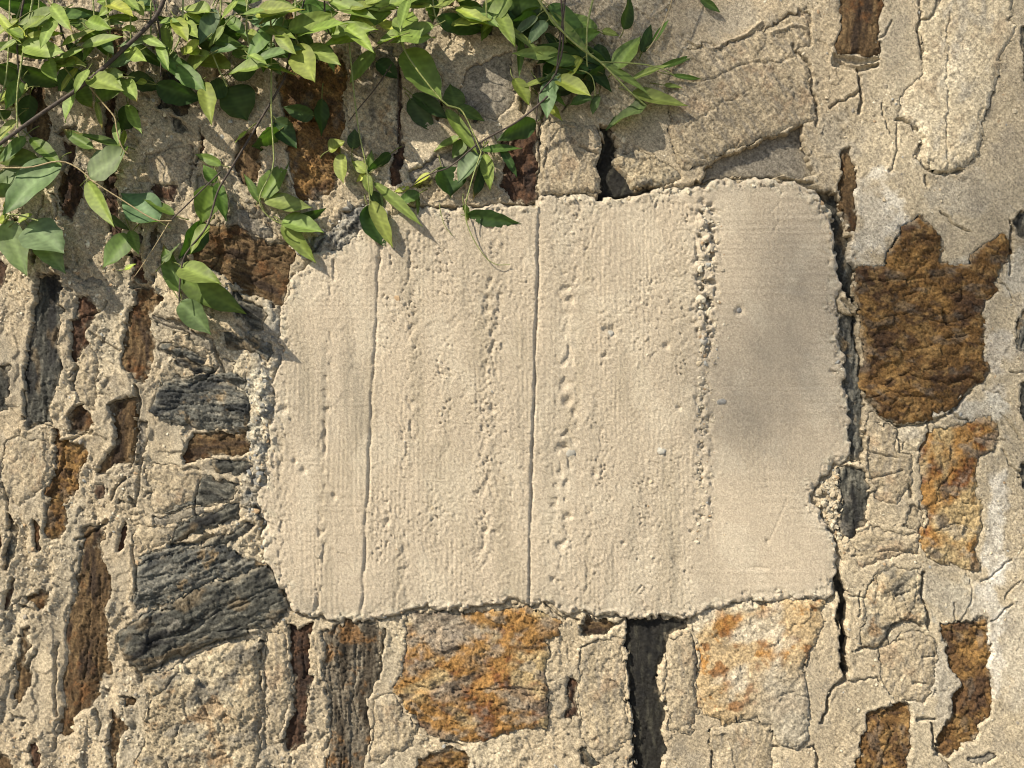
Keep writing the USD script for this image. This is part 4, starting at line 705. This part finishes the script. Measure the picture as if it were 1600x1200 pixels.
# ---------------------------------------------------------------- the tree that shades the right of the wall
# (it stands behind the camera; its leaves hang in the sun's way)
tr = np.random.default_rng(33)
tree = thing('shade_tree', (-1.0, -4.4, 0), label='broad leafy tree standing in front of the wall, outside the picture', category='tree')
base = np.array([-1.0, -4.4, 0.0])
SH = [('1250 320 1160 470 1092 640 1112 718 1205 708 1235 560 1295 400', .72), ('1275 300 1195 400 1140 520 1092 640 1110 722 1215 712 1300 690 1345 660 1345 330', .46), ('1345 300 1660 290 1660 690 1420 690 1345 650', .58), ('850 -60 1110 -60 1090 120 1050 200 930 210 850 150', .25),
      ('1080 150 1290 90 1300 300 1080 300', .68), ('1545 80 1660 60 1660 300 1510 270', .50), ('1390 690 1660 690 1660 860 1440 830', .78)]
cen = []
for q, T in SH:
    P = pts(q); lo, hi = P.min(0), P.max(0); area = 0.5 * abs(np.dot(P[:, 0], np.roll(P[:, 1], 1)) - np.dot(P[:, 1], np.roll(P[:, 0], 1))) * S_ * S_ * abs(SUN[1])
    n = int(-math.log(T) * area / 0.00015)
    g = math.sqrt(np.prod(hi - lo) / (n * np.prod(hi - lo) / (area / abs(SUN[1]) / S_**2)))
    for qx_ in np.arange(lo[0], hi[0], g):
        for qy_ in np.arange(lo[1], hi[1], g):
            p = np.array([qx_, qy_]) + tr.uniform(0.3 * g, 0.7 * g, 2)
            if sdf(np.array([p[0]]), np.array([p[1]]), P)[0] < 0: cen.append(P3(*p) + SUN * tr.uniform(7.2, 9.4))
near_n = len(cen)
mid = np.mean(cen, 0)
for k in range(2600):                                # the rest of the crown
    p = mid + np.array([1.5, 0.1, 0.45]) + tr.normal(0, 1, 3) * np.array([1.35, 1.2, 1.0])
    w = p + SUN * (p[1] / -SUN[1]); px, py = w[0] / S_ + CX, 600 - (w[2] - CZ) / S_
    if -500 < px < 2150 and -300 < py < 1800: continue
    cen.append(p)
cen = np.array(cen)
tv = np.array([[0, 0, 0], [0.45, 0.35, 0.05], [1, 0, -0.06], [0.45, -0.35, 0.05]]); tfc = np.array([[0, 1, 2], [0, 2, 3]])
R = trimesh.transformations
VV, FF = [], []
for k, p in enumerate(cen):
    m = R.euler_matrix(*tr.uniform(0, 6.28, 3))[:3, :3]
    VV.append((tv * (tr.uniform(0.024, 0.034) if k < near_n else tr.uniform(0.07, 0.11))) @ m.T + p); FF.append(tfc + 4 * k)
VV = np.vstack(VV); FF = np.vstack(FF)
tl = np.tile((0.06, 0.11, 0.03), (len(VV), 1))
obj('crown', VV, FF, M_leaf, tree, tl, False, base)
top = mid + np.array([1.5, 0.0, 0.3])
v1, f1 = tube([base + [0, 0, -0.05], base + [0.1, 0, 1.5], base + [0.05, 0, 3.0], (base + top) / 2 + [0.2, 0, 1.6], top + [0.1, 0, 0.3]], 0.20, 0.05, 12)
obj('trunk', v1, f1, M_bark, tree, None, True, base)
for k in range(9):
    e = top + tr.normal(0, 1, 3) * np.array([0.9, 0.9, 0.6]) + [0.5, -0.2, 0.3]
    v1, f1 = tube([base + [0.05, 0, 3.0 + 0.15 * k], (base + [0.3, 0, 3.4] + e) / 2 + [0, 0, 0.3], e], 0.07, 0.012, 7)
    obj('limb', v1, f1, M_bark, tree, None, True, base)
for q, T in SH:
    c = pts(q).mean(0); e = P3(*c) + SUN * 8.3
    v1, f1 = tube([top + [0.1, 0, 0.3], (top + e) / 2 + [0, 0, 0.15], e], 0.012, 0.002, 5)
    obj('twig', v1, f1, M_bark, tree, None, True, base)
